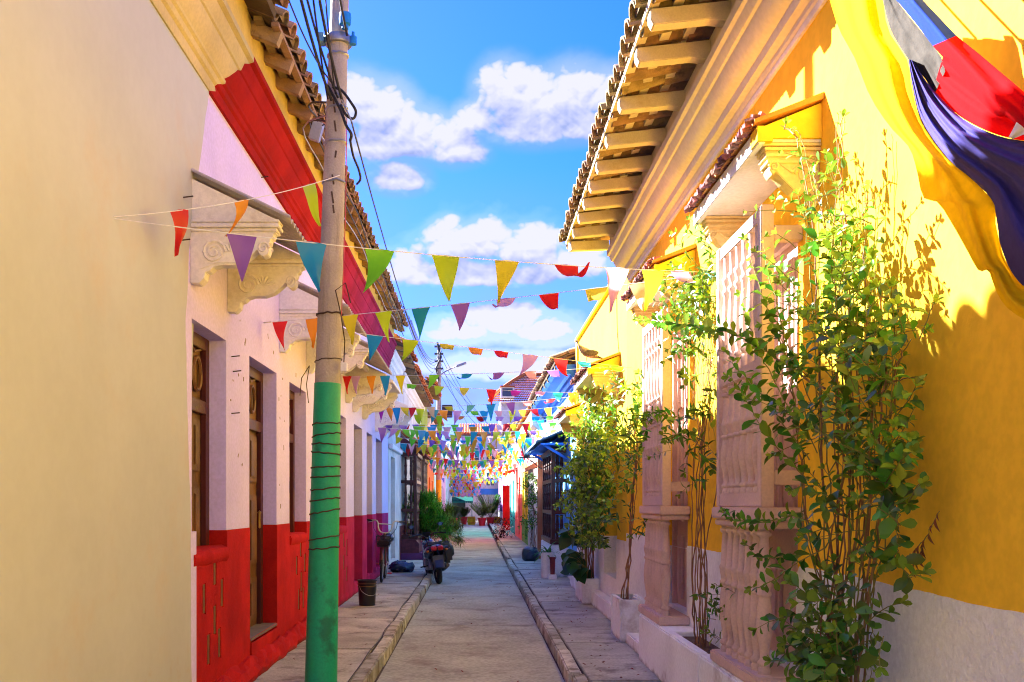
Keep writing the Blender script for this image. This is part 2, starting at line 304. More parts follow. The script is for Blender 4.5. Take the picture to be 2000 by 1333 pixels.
class MB:
    def __init__(s): s.v = []; s.f = []
    def quad(s, *pts):
        i = len(s.v); s.v += [Vector(p) for p in pts]; s.f.append(tuple(range(i, i+len(pts)))); return s
    def box(s, x0, x1, y0, y1, z0, z1, rot=None):
        i = len(s.v)
        vs = [Vector(p) for p in ((x0, y0, z0), (x1, y0, z0), (x1, y1, z0), (x0, y1, z0), (x0, y0, z1), (x1, y0, z1), (x1, y1, z1), (x0, y1, z1))]
        if rot is not None:
            c = Vector(((x0+x1)/2, (y0+y1)/2, (z0+z1)/2)); vs = [c + rot @ (v-c) for v in vs]
        s.v += vs
        s.f += [tuple(i+k for k in f) for f in ((3, 2, 1, 0), (4, 5, 6, 7), (0, 1, 5, 4), (1, 2, 6, 5), (2, 3, 7, 6), (3, 0, 4, 7))]
        return s
    def bar(s, a, b, w, h, up=Vector((0, 0, 1))):
        a = Vector(a); b = Vector(b); d = (b-a).normalized(); u = d.cross(up)
        if u.length < 1e-4: u = d.cross(Vector((1, 0, 0)))
        u.normalize(); n = u.cross(d).normalized(); i = len(s.v)
        for p in (a, b):
            for su, sn in ((-1, -1), (1, -1), (1, 1), (-1, 1)): s.v.append(p+u*su*w/2+n*sn*h/2)
        s.f += [tuple(i+k for k in f) for f in ((0, 1, 2, 3), (7, 6, 5, 4), (0, 4, 5, 1), (1, 5, 6, 2), (2, 6, 7, 3), (3, 7, 4, 0))]
        return s
    def tube(s, pts, r, seg=8, cap=True):
        pts = [Vector(p) for p in pts]; n = len(pts)
        if not hasattr(r, '__len__'): r = [r]*n
        i0 = len(s.v); ref = None
        for k, p in enumerate(pts):
            d = (pts[min(k+1, n-1)]-pts[max(k-1, 0)])
            d = d.normalized() if d.length > 1e-9 else Vector((0, 0, 1))
            if ref is None: ref = d.orthogonal().normalized()
            u = (ref - d*ref.dot(d))
            u = u.normalized() if u.length > 1e-6 else d.orthogonal().normalized()
            ref = u; w = d.cross(u)
            for j in range(seg):
                t = 2*PI*j/seg; s.v.append(p+(u*math.cos(t)+w*math.sin(t))*r[k])
        for k in range(n-1):
            for j in range(seg):
                a = i0+k*seg+j; b = i0+k*seg+(j+1) % seg
                s.f.append((a, b, b+seg, a+seg))
        if cap:
            s.f.append(tuple(i0+j for j in reversed(range(seg)))); s.f.append(tuple(i0+(n-1)*seg+j for j in range(seg)))
        return s
    def lathe(s, prof, c, seg=14, axis='Z'):
        'prof: list of (radius, height)'
        c = Vector(c); i0 = len(s.v)
        for r, h in prof:
            for j in range(seg):
                t = 2*PI*j/seg
                p = (r*math.cos(t), r*math.sin(t), h)
                if axis == 'Y': p = (p[0], p[2], -p[1])
                if axis == 'X': p = (p[2], p[0], p[1])
                s.v.append(c+Vector(p))
        for k in range(len(prof)-1):
            for j in range(seg):
                a = i0+k*seg+j; b = i0+k*seg+(j+1) % seg
                s.f.append((a, b, b+seg, a+seg))
        s.f.append(tuple(i0+j for j in reversed(range(seg)))); s.f.append(tuple(i0+(len(prof)-1)*seg+j for j in range(seg)))
        return s
    def extr(s, prof, y0, y1, closed=True, steps=1, jit=0.0, rng=None):
        'XZ profile pulled along Y; y0/y1 may be functions of (x,z)'
        i0 = len(s.v); n = len(prof)
        for k in range(steps+1):
            t = k/steps
            for x, z in prof:
                a = y0(x, z) if callable(y0) else y0; b = y1(x, z) if callable(y1) else y1
                j = Vector((0, 0, 0))
                if jit and rng: j = Vector((rng.uniform(-jit, jit), 0, rng.uniform(-jit, jit)))
                s.v.append(Vector((x, a+(b-a)*t, z))+j)
        for k in range(steps):
            for q in range(n if closed else n-1):
                a = i0+k*n+q; b = i0+k*n+(q+1) % n
                s.f.append((a, b, b+n, a+n))
        if closed:
            s.f.append(tuple(i0+q for q in reversed(range(n)))); s.f.append(tuple(i0+steps*n+q for q in range(n)))
        return s
    def extx(s, prof, x0, x1):
        'YZ outline pulled along X'
        i0 = len(s.v); n = len(prof)
        for x in (x0, x1):
            for y, z in prof: s.v.append(Vector((x, y, z)))
        for q in range(n):
            a = i0+q; b = i0+(q+1) % n; s.f.append((a, b, b+n, a+n))
        s.f.append(tuple(i0+q for q in reversed(range(n)))); s.f.append(tuple(i0+n+q for q in range(n)))
        return s
    def sphere(s, c, r, seg=10, rings=6, sc=(1, 1, 1)):
        c = Vector(c); prof = []
        i0 = len(s.v)
        for k in range(rings+1):
            a = -PI/2+PI*k/rings
            for j in range(seg):
                t = 2*PI*j/seg
                s.v.append(c+Vector((r*sc[0]*math.cos(a)*math.cos(t), r*sc[1]*math.cos(a)*math.sin(t), r*sc[2]*math.sin(a))))
        for k in range(rings):
            for j in range(seg):
                a = i0+k*seg+j; b = i0+k*seg+(j+1) % seg
                s.f.append((a, b, b+seg, a+seg))
        return s
    def mesh(s, name, m, smooth=False, bevel=0, origin=Vector((0, 0, 0)), recalc=True, angle=40):
        me = bpy.data.meshes.new(name)
        me.from_pydata([tuple(v-origin) for v in s.v], [], s.f)
        if recalc or bevel:
            bm = bmesh.new(); bm.from_mesh(me)
            bmesh.ops.remove_doubles(bm, verts=bm.verts, dist=1e-5)
            if recalc: bmesh.ops.recalc_face_normals(bm, faces=bm.faces)
            if bevel:
                eds = [e for e in bm.edges if len(e.link_faces) == 2 and e.calc_face_angle(0) > .6]
                bmesh.ops.bevel(bm, geom=eds, offset=bevel, segments=2, affect='EDGES', clamp_overlap=True)
            bm.to_mesh(me); bm.free()
        me.materials.append(m)
        if smooth:
            me.polygons.foreach_set('use_smooth', [True]*len(me.polygons))
            me.set_sharp_from_angle(angle=math.radians(angle))
        me.update(); return me
    def build(s, name, m, parent=None, smooth=False, bevel=0, origin=None, recalc=True, kind=None, label=None, angle=40):
        if origin is None:
            lo = [min(v[i] for v in s.v) for i in range(3)]; hi = [max(v[i] for v in s.v) for i in range(3)]
            origin = Vector(((lo[0]+hi[0])/2, (lo[1]+hi[1])/2, lo[2]))
        me = s.mesh(name, m, smooth, bevel, origin, recalc, angle)
        o = place(name, me, parent, Matrix.Translation(origin))
        if kind: o['kind'] = kind
        if label: o['label'] = label
        return o

def wall(mb, X, nx, y0, y1, z0, z1, ops, d):
    'wall face on x = X looking along nx, with real openings and reveals of depth d'
    ys = sorted({y0, y1, *[v for o in ops for v in o[:2] if y0 < v < y1]})
    zs = sorted({z0, z1, *[v for o in ops for v in o[2:4] if z0 < v < z1]})
    inside = lambda y, z: any(o[0] < y < o[1] and o[2] < z < o[3] for o in ops)
    for a, b in zip(ys, ys[1:]):
        for c, e in zip(zs, zs[1:]):
            if inside((a+b)/2, (c+e)/2): continue
            mb.quad((X, a, c), (X, b, c), (X, b, e), (X, a, e))
    Xi = X-nx*d
    for o in ops:
        a, b, c, e = o[0], o[1], max(o[2], z0), min(o[3], z1)
        if c >= e: continue
        mb.quad((X, a, c), (Xi, a, c), (Xi, a, e), (X, a, e)); mb.quad((X, b, c), (X, b, e), (Xi, b, e), (Xi, b, c))
        if o[3] <= z1 and o[3] > z0: mb.quad((X, a, e), (Xi, a, e), (Xi, b, e), (X, b, e))
        if o[2] >= z0 and o[2] < z1: mb.quad((X, a, c), (X, b, c), (Xi, b, c), (Xi, a, c))
    return mb

def tile_mesh(name, m, L=.42, r0=.098, r1=.078, th=.02, seg=6):
    mb = MB(); n = seg+1
    for y, r in ((0, r0), (L, r1)):
        for rr in (r, r-th):
            for k in range(n):
                t = PI*k/seg; mb.v.append(Vector((rr*math.cos(t), y, rr*math.sin(t)*.85)))
    for k in range(seg):
        a = k
        mb.f += [(a, a+1, 2*n+a+1, 2*n+a), (n+a+1, n+a, 3*n+a, 3*n+a+1), (a+1, a, n+a, n+a+1), (2*n+a, 2*n+a+1, 3*n+a+1, 3*n+a)]
    mb.f += [(0, 2*n, 3*n, n), (seg, n+seg, 3*n+seg, 2*n+seg)]
    i = len(mb.v)                                  # mortar plug a little way in
    for k in range(n):
        t = PI*k/seg; mb.v.append(Vector(((r0-th-.002)*math.cos(t), .035, (r0-th-.002)*math.sin(t)*.85)))
    mb.f.append(tuple(range(i, i+n)))
    return mb.mesh(name, m, smooth=True, angle=50)

def tile_roof(parent, me, side, y0, y1, xe, ze, slope, pitch, rows, rng, step=.34, pans=True, jit=.012, name='tile'):
    'barrel tiles laid from the eave line upwards; side = -1: roof rises to -x'
    n = int(round((y1-y0)/pitch)); ca, sa = math.cos(slope), math.sin(slope)
    up = Vector((side*ca, 0, sa)); nrm = Vector((-side*sa, 0, ca)); along = Vector((0, 1, 0))
    for k in range(n):
        y = y0+(k+.5)*(y1-y0)/n
        for r in range(rows):
            for pan in ((0, 1) if pans else (0,)):
                p = Vector((xe, y+(pitch/2 if pan else 0), ze)) + up*(r*step + rng.uniform(-.02, .02)+(.07 if pan else 0)) + nrm*((.035 if not pan else .02)+r*.010)
                zx = nrm if not pan else -nrm
                xa = up.cross(zx).normalized()
                B = Matrix((xa, up, zx)).transposed().to_4x4()
                W = Matrix.Rotation(rng.uniform(-.05, .05), 4, 'Z') @ Matrix.Rotation(rng.uniform(-.03, .05), 4, 'X') @ Matrix.Rotation(rng.uniform(-.07, .07), 4, 'Y')
                M = Matrix.Translation(p+Vector((0, rng.uniform(-jit, jit), rng.uniform(-jit, jit)*.6))) @ B @ W
                place(name, me, parent, M)
# ------------------------------------------------------------------ ground
g = MB(); g.quad((-400, -200, -.30), (400, -200, -.30), (400, 900, -.30), (-400, 900, -.30))
tag(g.build('ground', M_earth, recalc=False), kind='structure')
YEND = 78.0
road = MB().box(-.95, .86, -3, YEND, -.30, -.145).build('road', M_joint, origin=Vector((0, 0, -.145))); tag(road, kind='structure')
KL, KR = -.93, .83
y = -3.0; k = 0
while y < 78:
    L = 3.9 if y < 60 else 78-y
    if y < 8.7 < y+L: L = 8.7-y+3
    o = MB().box(KL+.022, KR-.022, y+.009, min(78, y+L)-.009, -.27, -.13+R.uniform(-.003, .003)).build('road_slab', M_road, road); y += L
def kerb_row(x0, x1, y1, nm):
    b = MB().box(x0+.02, x1-.02, -3, y1, -.29, -.03).build('kerb', M_joint, origin=Vector(((x0+x1)/2, 0, -.2))); tag(b, kind='structure')
    y = -3.0
    while y < y1-.1:
        L = min(R.uniform(1.15, 1.6), y1-y); j = R.uniform(-.008, .008)
        mb = MB(); mb.box(x0+j, x1+j, y+.011, y+L-.011, -.28, R.uniform(-.014, .010), rot=Euler((R.uniform(-.012, .012), R.uniform(-.05, .05), R.uniform(-.014, .014))).to_matrix())
        mb.build('kerb_stone', M_kerb, b, bevel=.013, smooth=True); y += L
kerb_row(-1.06, -.93, 62, 'L'); kerb_row(.83, .95, 38, 'R')
def pavement(x0, x1, y1, step):
    b = MB().box(x0, x1, -3, y1, -.29, -.02).build('pavement', M_joint, origin=Vector(((x0+x1)/2, 0, -.02))); tag(b, kind='structure')
    y = -3.0
    while y < y1-.1:
        L = min(step*R.uniform(.9, 1.15), y1-y)
        mb = MB().box(x0+.008, x1-.012, y+.010, y+L-.010, -.27, R.uniform(-.004, .004), rot=Euler((R.uniform(-.003, .003), R.uniform(-.004, .004), 0)).to_matrix())
        mb.build('paving_slab', M_pave, b, bevel=.006); y += L
pavement(-2.3, -1.065, 78, 1.35); pavement(.955, 2.2, 78, 1.15)

# ------------------------------------------------------------------ left side
XL = -2.0
corL = [(-2.0, 4.56), (-1.972, 4.555), (-1.962, 4.60), (-1.966, 4.635), (-1.945, 4.65), (-1.935, 4.685), (-1.945, 4.70), (-1.925, 4.715), (-1.92, 4.735), (-1.93, 4.75),
        (-1.905, 4.79), (-1.875, 4.865), (-1.87, 4.905), (-1.885, 4.915), (-1.865, 4.93), (-1.86, 4.96), (-1.84, 4.99), (-1.828, 5.04), (-1.835, 5.055), (-1.80, 5.07), (-1.80, 5.12), (-1.86, 5.125), (-2.0, 5.125)]
T_old = tile_mesh('tile', M_tile); T_moss = tile_mesh('tile', M_tileR); T_red = tile_mesh('tile', M_tilered)
def slab_roof(parent, side, y0, y1, xe, ze, slope, run, m, th=.05):
    ca, sa = math.cos(slope), math.sin(slope)
    a = Vector((xe, 0, ze)); b = a+Vector((side*ca, 0, sa))*run; n = Vector((-side*sa, 0, ca))*th
    return MB().extr([(p.x, p.z) for p in (a, b, b+n, a+n)], y0, y1).build('roof', m, parent)

# --- beige house
beige = thing('beige_house', (-2, 2, 0), 'beige plastered house at left with straw yellow cornice', 'house')
e = [(0, 6.60), (.25, 6.60), (1.47, 6.58), (2.0, 6.52), (2.7, 6.47), (3.28, 6.55), (3.9, 6.79), (4.56, 7.04)]
b = MB(); xs = -1.985
def edge_at(z):
    for (z0, y0), (z1, y1) in zip(e, e[1:]):
        if z0 <= z <= z1: return y0+(y1-y0)*(z-z0)/(z1-z0)
e = [(k*4.56/38, edge_at(k*4.56/38)+R.uniform(-.011, .011)) for k in range(39)]
for (z0, y0), (z1, y1) in zip(e, e[1:]):
    b.quad((xs, -4, z0), (xs, y0, z0), (xs, y1, z1), (xs, -4, z1)); b.quad((xs, y0, z0), (-2.05, y0, z0), (-2.05, y1, z1), (xs, y1, z1))
b.quad((-2.05, -4, 0), (xs, -4, 0), (xs, -4, 4.56), (-2.05, -4, 4.56)); b.quad((-2.05, -4, 0), (-2.05, 6.6, 0), (-2.05, 7.04, 4.56), (-2.05, -4, 4.56))
b.build('wall', M_beige, beige, recalc=True)
ycut = lambda x, z: 7.05+(z-4.56)/.565*.66 + .035*math.sin(z*55)
MB().extr(corL, -4, ycut).build('cornice', M_yelcor, beige, smooth=True, angle=25)
MB().box(-2.05, -1.86, -4, 7.66, 5.126, 5.60).build('frieze', M_frieze, beige)
SL = math.radians(22)
slab_roof(beige, -1, -4, 7.7, -1.64, 5.44, SL, 7, M_roofdark)
# pale gable board between the two eaves
tile_roof(beige, T_old, -1, 1.2, 7.7, -1.56, 5.47, SL, .235, 2, R)
# --- pink house
pink = thing('pink_house', (-2, 14, 0), 'long pink and lavender house with red base and carved window hoods', 'house')
YP0, YP1 = 6.4, 21.5
TOP = 2.80; SIL = 1.15
ops = [(6.66, 7.58, SIL, TOP), (8.35, 9.49, .30, TOP), (10.14, 11.14, SIL, TOP), (12.76, 14.55, SIL, TOP), (15.5, 16.6, .15, TOP), (17.3, 18.2, .15, TOP), (18.9, 20.1, .15, TOP)]
wall(MB(), XL, 1, YP0, YP1, 1.284, 4.56, ops, .18).build('wall', M_pink, pink)
# rounded shoulder plaster round each opening is part of the wall; end wall
MB().box(-2.3, -2.002, YP1-.25, YP1, 0, 5.5).build('end_wall', M_pink, pink)
wall(MB(), XL+.006, 1, YP0+.2, YP1, 0, 1.284, ops, .186).build('base', M_red, pink)
MB().extr(corL, ycut, YP1).build('cornice', M_redcor, pink, smooth=True, angle=25)
MB().box(-2.05, -1.86, 7.66, YP1, 5.126, 5.62).build('frieze', M_frieze, pink)
MB().box(-3.2, -2.36, YP0, YP1, 0, 5.4).build('back_wall', M_jamb, pink)
slab_roof(pink, -1, 7.7, YP1, -1.66, 5.43, SL, 7, M_roofdark)
tile_roof(pink, T_old, -1, 7.7, YP1, -1.58, 5.45, SL, .225, 2, R)
y = 7.85
while y < YP1:
    mb = MB(); mb.bar((-1.625, y, 5.335), (-1.98, y+R.uniform(-.03, .03), 5.475), .08, .11); mb.build('rafter', M_raf, pink); y += .52+R.uniform(-.06, .06)
y = 7.72
while y < YP1-.3:
    L = min(3.1, YP1-y)
    MB().bar((-1.64, y, 5.405), (-1.64+R.uniform(-.015, .015), y+L, 5.405+R.uniform(-.02, .02)), .06, .035).build('batten', M_raf, pink)
    MB().bar((-1.78, y, 5.455), (-1.78, y+L, 5.455), .07, .035).build('batten', M_raf, pink); y += L
MB().box(-2.0, -1.986, 6.59, 6.725, 0, 1.30).build('wall_strip', M_pink, pink)
ch = MB()                                        # flakes and chips knocked out of the plaster
for k in range(46):
    yy = R.choice((R.gauss(7.95, .12), R.gauss(9.8, .12), R.uniform(6.8, 12)))
    zz = R.uniform(1.4, 3.9)
    if any(a-.04 < yy < b_+.04 and c-.04 < zz < d_+.04 for a, b_, c, d_ in ops): continue
    s1, s2 = R.uniform(.004, .014), R.uniform(.005, .028)
    ch.box(-2.004, -1.9975, yy-s1, yy+s1, zz-s2, zz+s2, rot=Euler((R.uniform(-.8, .8), 0, 0)).to_matrix())
ch.build('paint_chips', mat('chipped_plaster_grey', (.26, .19, .19), bump=.4), pink)['kind'] = 'stuff'
# rough proud footing along the wall foot
mb = MB(); n = 90; pr = [(-2.02, 0), (-1.87, 0), (-1.865, .05), (-1.90, .11), (-1.95, .155), (-2.02, .17)]
for k in range(n+1):
    yy = 6.5+k*(15-.1)/n; f = 1 if yy < 11 else max(.25, 1-(yy-11)/3)
    for x, z in pr: mb.v.append(Vector((-2.02+(x+2.02)*(f*R.uniform(.86, 1.07)), yy, z*R.uniform(.75, 1.15) if z > .01 else 0)))
for k in range(n):
    for q in range(5):
        a = k*6+q; mb.f.append((a, a+1, a+7, a+6))
mb.build('footing', M_red, pink)
for (a, b_, c, d_) in ops[:4]:
    if c == SIL:                                    # swollen plaster sill
        prof = [(-2.19, c-.01), (-2.19, c+.012), (-2.03, c+.015), (-1.985, c-.005), (-1.972, c-.04), (-1.978, c-.085), (-1.995, c-.11)]
        MB().extr(prof, a-.0, b_-.015, steps=6, jit=.005, rng=R).build('window_sill', M_red, pink, smooth=True)
MB().box(-2.19, -1.982, 8.352, 9.488, 0, .272).build('door_step', M_red, pink, bevel=.012)
MB().box(-2.19, -1.99, 8.36, 9.48, .273, .303).build('threshold', mat('worn_brown_threshold', (.20, .16, .12), bump=.4, dirt=(.08, .06, .05), dirt_amt=.6, ds=5), pink, bevel=.006)
# shutters and doors set back in the reveals
def leaf_door(parent, name, y0, y1, z0, z1, X, nx, mf, mp, rows, cols=2, transom=None, handle=True, fw=.08):
    d = MB()
    d.box(X-.05, X, y0, y1, z0, z1)
    root = d.build(name, mp, parent)
    f = MB()
    xo = X if nx > 0 else X-.05-.035; 
    xa, xb = (X+.002, X+.045) if nx > 0 else (X-.095, X-.052)
    f.box(xa, xb, y0, y0+fw, z0, z1); f.box(xa, xb, y1-fw, y1, z0, z1); f.box(xa, xb, y0+fw, y1-fw, z1-fw, z1)
    if transom: f.box(xa, xb, y0+fw, y1-fw, transom-.05, transom+.05)
    f.build('frame', mf, root, bevel=.004)
    st = MB(); zt = transom-.05 if transom else z1-fw
    w = (y1-y0-2*fw)/cols
    xm, xn = (X+.001, X+.022) if nx > 0 else (X-.073, X-.051)
    for c in range(cols):
        ya = y0+fw+c*w
        zz = z0; hs = [.28, .42, .30] if rows == 3 else [1/rows]*rows
        for h in hs:
            hh = (zt-z0)*h
            p = MB(); p.box(xm, xn, ya+.07, ya+w-.07, zz+.07, zz+hh-.05)
            p.box(xn-.004 if nx > 0 else xm-.012, xn+.012 if nx > 0 else xm+.004, ya+.12, ya+w-.12, zz+.12, zz+hh-.10)
            p.build('panel', mp, root, bevel=.006); zz += hh
    if transom:                                     # carved transom panel: ring and leaf scrolls
        yc = (y0+y1)/2; zc = (transom+z1-fw+.05)/2; q = MB()
        for dy, r in ((-.2, .1), (.2, .1), (0, .06)):
            if (y1-y0) < .7 and dy: continue
            q.tube([(xn, yc+dy+r*math.cos(t*PI/6), zc+1.3*r*math.sin(t*PI/6)) for t in range(13)], .016, 5)
        q.tube([(xn, yc-.3, zc+.2), (xn, yc-.12, zc+.16), (xn, yc, zc+.22), (xn, yc+.12, zc+.16), (xn, yc+.3, zc+.2)], .012, 5)
        q.build('carving', mp, root, smooth=True)
    if handle:
        xh = X+.05 if nx > 0 else X-.1
        MB().lathe([(.0, 0), (.012, .01), (.012, .14), (.02, .16), (.0, .18)], (xh, y1-fw-.08, z0+(z1-z0)*.38), 8).build('handle', mat('old_brass', (.45, .28, .08), rough=.4, metal=.8), root, smooth=True)
    return root
for i, (a, b_, c, d_) in enumerate(ops):
    win = c == SIL
    leaf_door(pink, 'window_shutter' if win else 'door', a, b_, c, d_, -2.18, 1, M_doorf, M_door, 2 if win else 3, 2, transom=2.25, handle=not win, fw=.10)
# ventilation slots in the red base
slots = []
for (px, py0, py1) in ((419, 1092, 1142), (398, 1142, 1198), (433, 1132, 1184), (419, 1184, 1238), (407, 1240, 1297), (428, 1228, 1283)):
    slots.append((px, py0, py1))
for (px, py0, py1) in ((587, 1053, 1087), (579, 1088, 1122), (595, 1083, 1116), (588, 1118, 1155), (583, 1152, 1190), (592, 1148, 1187),
                       (671, 1040, 1068), (677, 1055, 1085), (671, 1085, 1112), (677, 1108, 1135)):
    slots.append((px, py0, py1))
M_slot = mat('brown_slot_lining', (.20, .075, .022), rough=.8, bump=.3)
for px, a, b_ in slots:
    p = P(px, a, -1.994); q = P(px, b_, -1.994)
    MB().box(-2.03, -1.991, p.y-.030, p.y+.030, q.z, p.z).build('vent_slot', M_slot, pink)
    MB().box(-1.9935, -1.984, p.y+.020, p.y+.034, q.z-.01, p.z+.01).build('vent_rim', M_red, pink)

# carved consoles -------------------------------------------------------------
def spiral(c, r, turns, X, th, mb, flip=1, seg=5, plane='XZ', yo=0, k0=.15):
    pts = []
    for i in range(int(turns*12)+1):
        t = i/(turns*12); rr = r*(1-t*(1-k0)); a = t*turns*2*PI
        pts.append((c[0]+rr*math.cos(a)*flip, yo, c[1]+rr*math.sin(a)))
    mb.tube(pts, [th*(1-.5*i/len(pts)) for i in range(len(pts))], seg)
def console(parent, y, yt, out, nx, X, z, m, scale=1.0, rake=.30, name='bracket'):
    'scroll bracket in the XZ plane: y..y+yt thick, projecting out, z = underside at the wall'
    o = out; s = scale
    pr = [(0, 0), (.10*o, -.005), (.155*o, .03), (.17*o, .075), (.22*o, .085), (.26*o, .11), (.34*o, .125), (.48*o, .125), (.60*o, .15), (.70*o, .20), (.755*o, .235),
          (.78*o, .20), (.82*o, .185), (.87*o, .20), (.89*o, .235), (.875*o, .27), (.90*o, .285), (.905*o, .31), (.935*o, .32), (.94*o, .345), (.97*o, .355), (.975*o, .385), (1.0*o, .40), (1.0*o, .435), (0, .435+rake)]
    pr = [(X+nx*a, z+b*s) for a, b in pr]
    root = MB().extr(pr, y, y+yt).build(name, m, parent, bevel=.004)
    rl = MB()
    for yy in (y-.003, y+yt+.003):
        spiral((X+nx*.27*o, z+.215*s), .085*s, 2.2, X, .013*s, rl, nx, yo=yy)
        spiral((X+nx*.825*o, z+.245*s), .042*s, 1.5, X, .010*s, rl, nx, yo=yy)
        for k in range(5):
            a = math.radians(20+k*26)
            rl.tube([(X+nx*(.47*o+.02*math.cos(a)), yy, z+(.20+.02*math.sin(a))*s), (X+nx*(.47*o+.06*math.cos(a)), yy, z+(.20+.07*math.sin(a))*s), (X+nx*(.47*o+.10*math.cos(a)), yy, z+(.20+.085*math.sin(a))*s)], [.006*s, .014*s, .006*s], 5)
        rl.tube([(X+nx*.12*o, yy, z+.10*s), (X+nx*.3*o, yy, z+.145*s), (X+nx*.5*o, yy, z+.145*s), (X+nx*.68*o, yy, z+.21*s)], .008, 4)
    rl.build('scroll_relief', m, root, smooth=True)
    mo = MB()
    for h, wd, zz in ((.016, .016, .365), (.026, .026, .395), (.02, .016, .43)):
        mo.box(min(X, X+nx*(o*(1.0 if zz > .39 else .975)+.004)), max(X, X+nx*(o*(1.0 if zz > .39 else .975)+.004)), y-wd, y+yt+wd, z+zz*s-h/2, z+zz*s+h/2)
    mo.build('moulding', m, root, bevel=.004)
    return root
def corrugated(mb, X, nx, out, zw, zf, y0, y1, wave=.105, amp=.019, lift=0):
    n = int((y1-y0)/wave*8); i0 = len(mb.v)
    for th in (0, .009):
        for r in (0, 1):
            for k in range(n+1):
                y = y0+(y1-y0)*k/n
                mb.v.append(Vector((X+nx*out*r, y, zw+(zf-zw)*r+amp*math.sin(2*PI*(y-y0)/wave)+th+lift)))
    m = n+1
    for k in range(n):
        a = i0+k
        mb.f += [(a, a+1, a+m+1, a+m), (a+2*m+1, a+2*m, a+3*m, a+3*m+1), (a+m, a+m+1, a+3*m+1, a+3*m), (a+1, a, a+2*m, a+2*m+1)]
def hood_left(y0, y1, m, sheet=True, z=3.04):
    console(pink, y0, .11, .62, 1, XL, z, m); console(pink, y1-.11, .11, .62, 1, XL, z, m)
    if sheet:
        mb = MB()
        corrugated(mb, XL, 1, .70, z+.78, z+.445, y0-.025, y1+.05)
        o = mb.build('hood_roof', M_sheet, pink, smooth=True)
    else:
        o = MB().extr([(XL, z+.46), (XL+.66, z+.46), (XL+.66, z+.50), (XL, z+.80)], y0-.06, y1+.06).build('hood_roof', m, pink, bevel=.006)
    MB().bar((XL+.34, y0+.11, z+.49), (XL+.34, y1-.11, z+.49), .06, .05).build('purlin', m, o)
hood_left(6.62, 7.72, M_cream)
hood_left(9.62, 11.25, M_trim)
hood_left(12.1, 14.6, M_cream)
hood_left(15.3, 16.75, M_cream, sheet=False, z=2.98)
hood_left(18.75, 20.25, M_trim, sheet=False, z=2.92)
# nails for the bunting
for px, py, X in ((358, 386, -1.985), (352, 470, -1.985), (515, 631, XL), (510, 347, XL), (452, 697, XL), (455, 726, XL), (452, 808, XL)):
    p = P(px, py, X); MB().tube([p, p+Vector((.07, -.01, .005))], .005, 5).build('nail', M_rust, pink if X == XL else beige)
# ------------------------------------------------------------------ right side
XR = 1.84
yel = thing('yellow_house', (1.84, 6, 0), 'bright yellow house at right with pink turned wooden window grilles', 'house')
Y1R = 11.55
wops = [(5.42, 6.22, .55, 3.12), (8.24, 9.03, .55, 3.12)]
wall(MB(), XR, -1, -4, Y1R, 1.095, 4.75, wops, .16).build('wall', M_yel, yel)
wall(MB(), XR-.010, -1, -4, Y1R, 0, 1.10, wops, .17).build('plinth', M_white, yel)
mb = MB(); n = 420; h_ = 1.134                       # hand-cut upper edge of the white coat
for k in range(n+1):
    yy = -4+(Y1R+4)*k/n; h_ += R.uniform(-.003, .003); h_ = min(1.142, max(1.126, h_))
    inside = any(a-.02 < yy < b_+.02 for a, b_, c, d_ in wops)
    for x, z in ((XR-.010, 1.10), (XR-.010, h_ if not inside else 1.1005), (XR+.003, h_ if not inside else 1.1005)): mb.v.append(Vector((x, yy, z)))
for k in range(n):
    for q in range(2): a = k*3+q; mb.f.append((a, a+1, a+4, a+3))
mb.build('plinth_edge', M_white, yel)
MB().box(2.02, 2.5, -4, Y1R, 0, 4.7).build('back_wall', M_yel, yel)
corR = [(1.84, 4.165), (1.815, 4.16), (1.80, 4.175), (1.795, 4.20), (1.775, 4.21), (1.755, 4.215), (1.745, 4.235), (1.74, 4.26), (1.715, 4.27), (1.69, 4.285), (1.665, 4.315), (1.645, 4.35),
        (1.635, 4.375), (1.615, 4.38), (1.60, 4.40), (1.585, 4.435), (1.56, 4.445), (1.555, 4.50), (1.60, 4.51), (1.84, 4.51)]
MB().extr(corR, -4, 11.3, steps=40, jit=.0025, rng=R).build('cornice', M_corR, yel, smooth=True, angle=35)
mb = MB(); mb.extr([(1.842, 4.135), (1.822, 4.13), (1.812, 4.145), (1.812, 4.163), (1.842, 4.168)], -4, 11.3, steps=40, jit=.003, rng=R); mb.build('cornice_bead', M_corG, yel, smooth=True)
MB().box(1.63, 1.86, -4, Y1R, 4.511, 4.74).build('eave_wall', M_rafR, yel)
SR = math.radians(11)
slab_roof(yel, 1, -4, 11.6, 1.45, 4.845, SR, 5, M_roofdark)
tile_roof(yel, T_moss, 1, 2.6, 11.75, 1.05, 4.70, SR, .225, 3, R)
for y in (3.3, 3.9, 4.5, 5.1, 5.55, 6.10, 6.64, 7.42, 8.18, 8.80, 9.33, 9.88, 10.38, 10.95):
    j = R.uniform(-.02, .02)
    pts = [(1.115, 4.60), (1.135, 4.562), (1.50, 4.60), (1.63, 4.585), (1.63, 4.72), (1.115, 4.665)]
    mb = MB().extr(pts, y+j-.05, y+j+.05); mb.build('rafter', M_rafR, yel, bevel=.006)
MB().bar((1.13, 11.45, 4.60), (1.62, 11.62, 4.66), .09, .11).build('rafter', M_rafR, yel, bevel=.006)
for x, z in ((1.135, 4.678), (1.30, 4.712), (1.47, 4.745)):
    y = 1.0
    while y < 11.5:
        L = min(3.1, 11.62-y)
        MB().box(x-.035, x+.035, y+.003, y+L-.003, z, z+.028, rot=Euler((0, -SR, R.uniform(-.004, .004))).to_matrix()).build('batten', M_rafR, yel); y += L

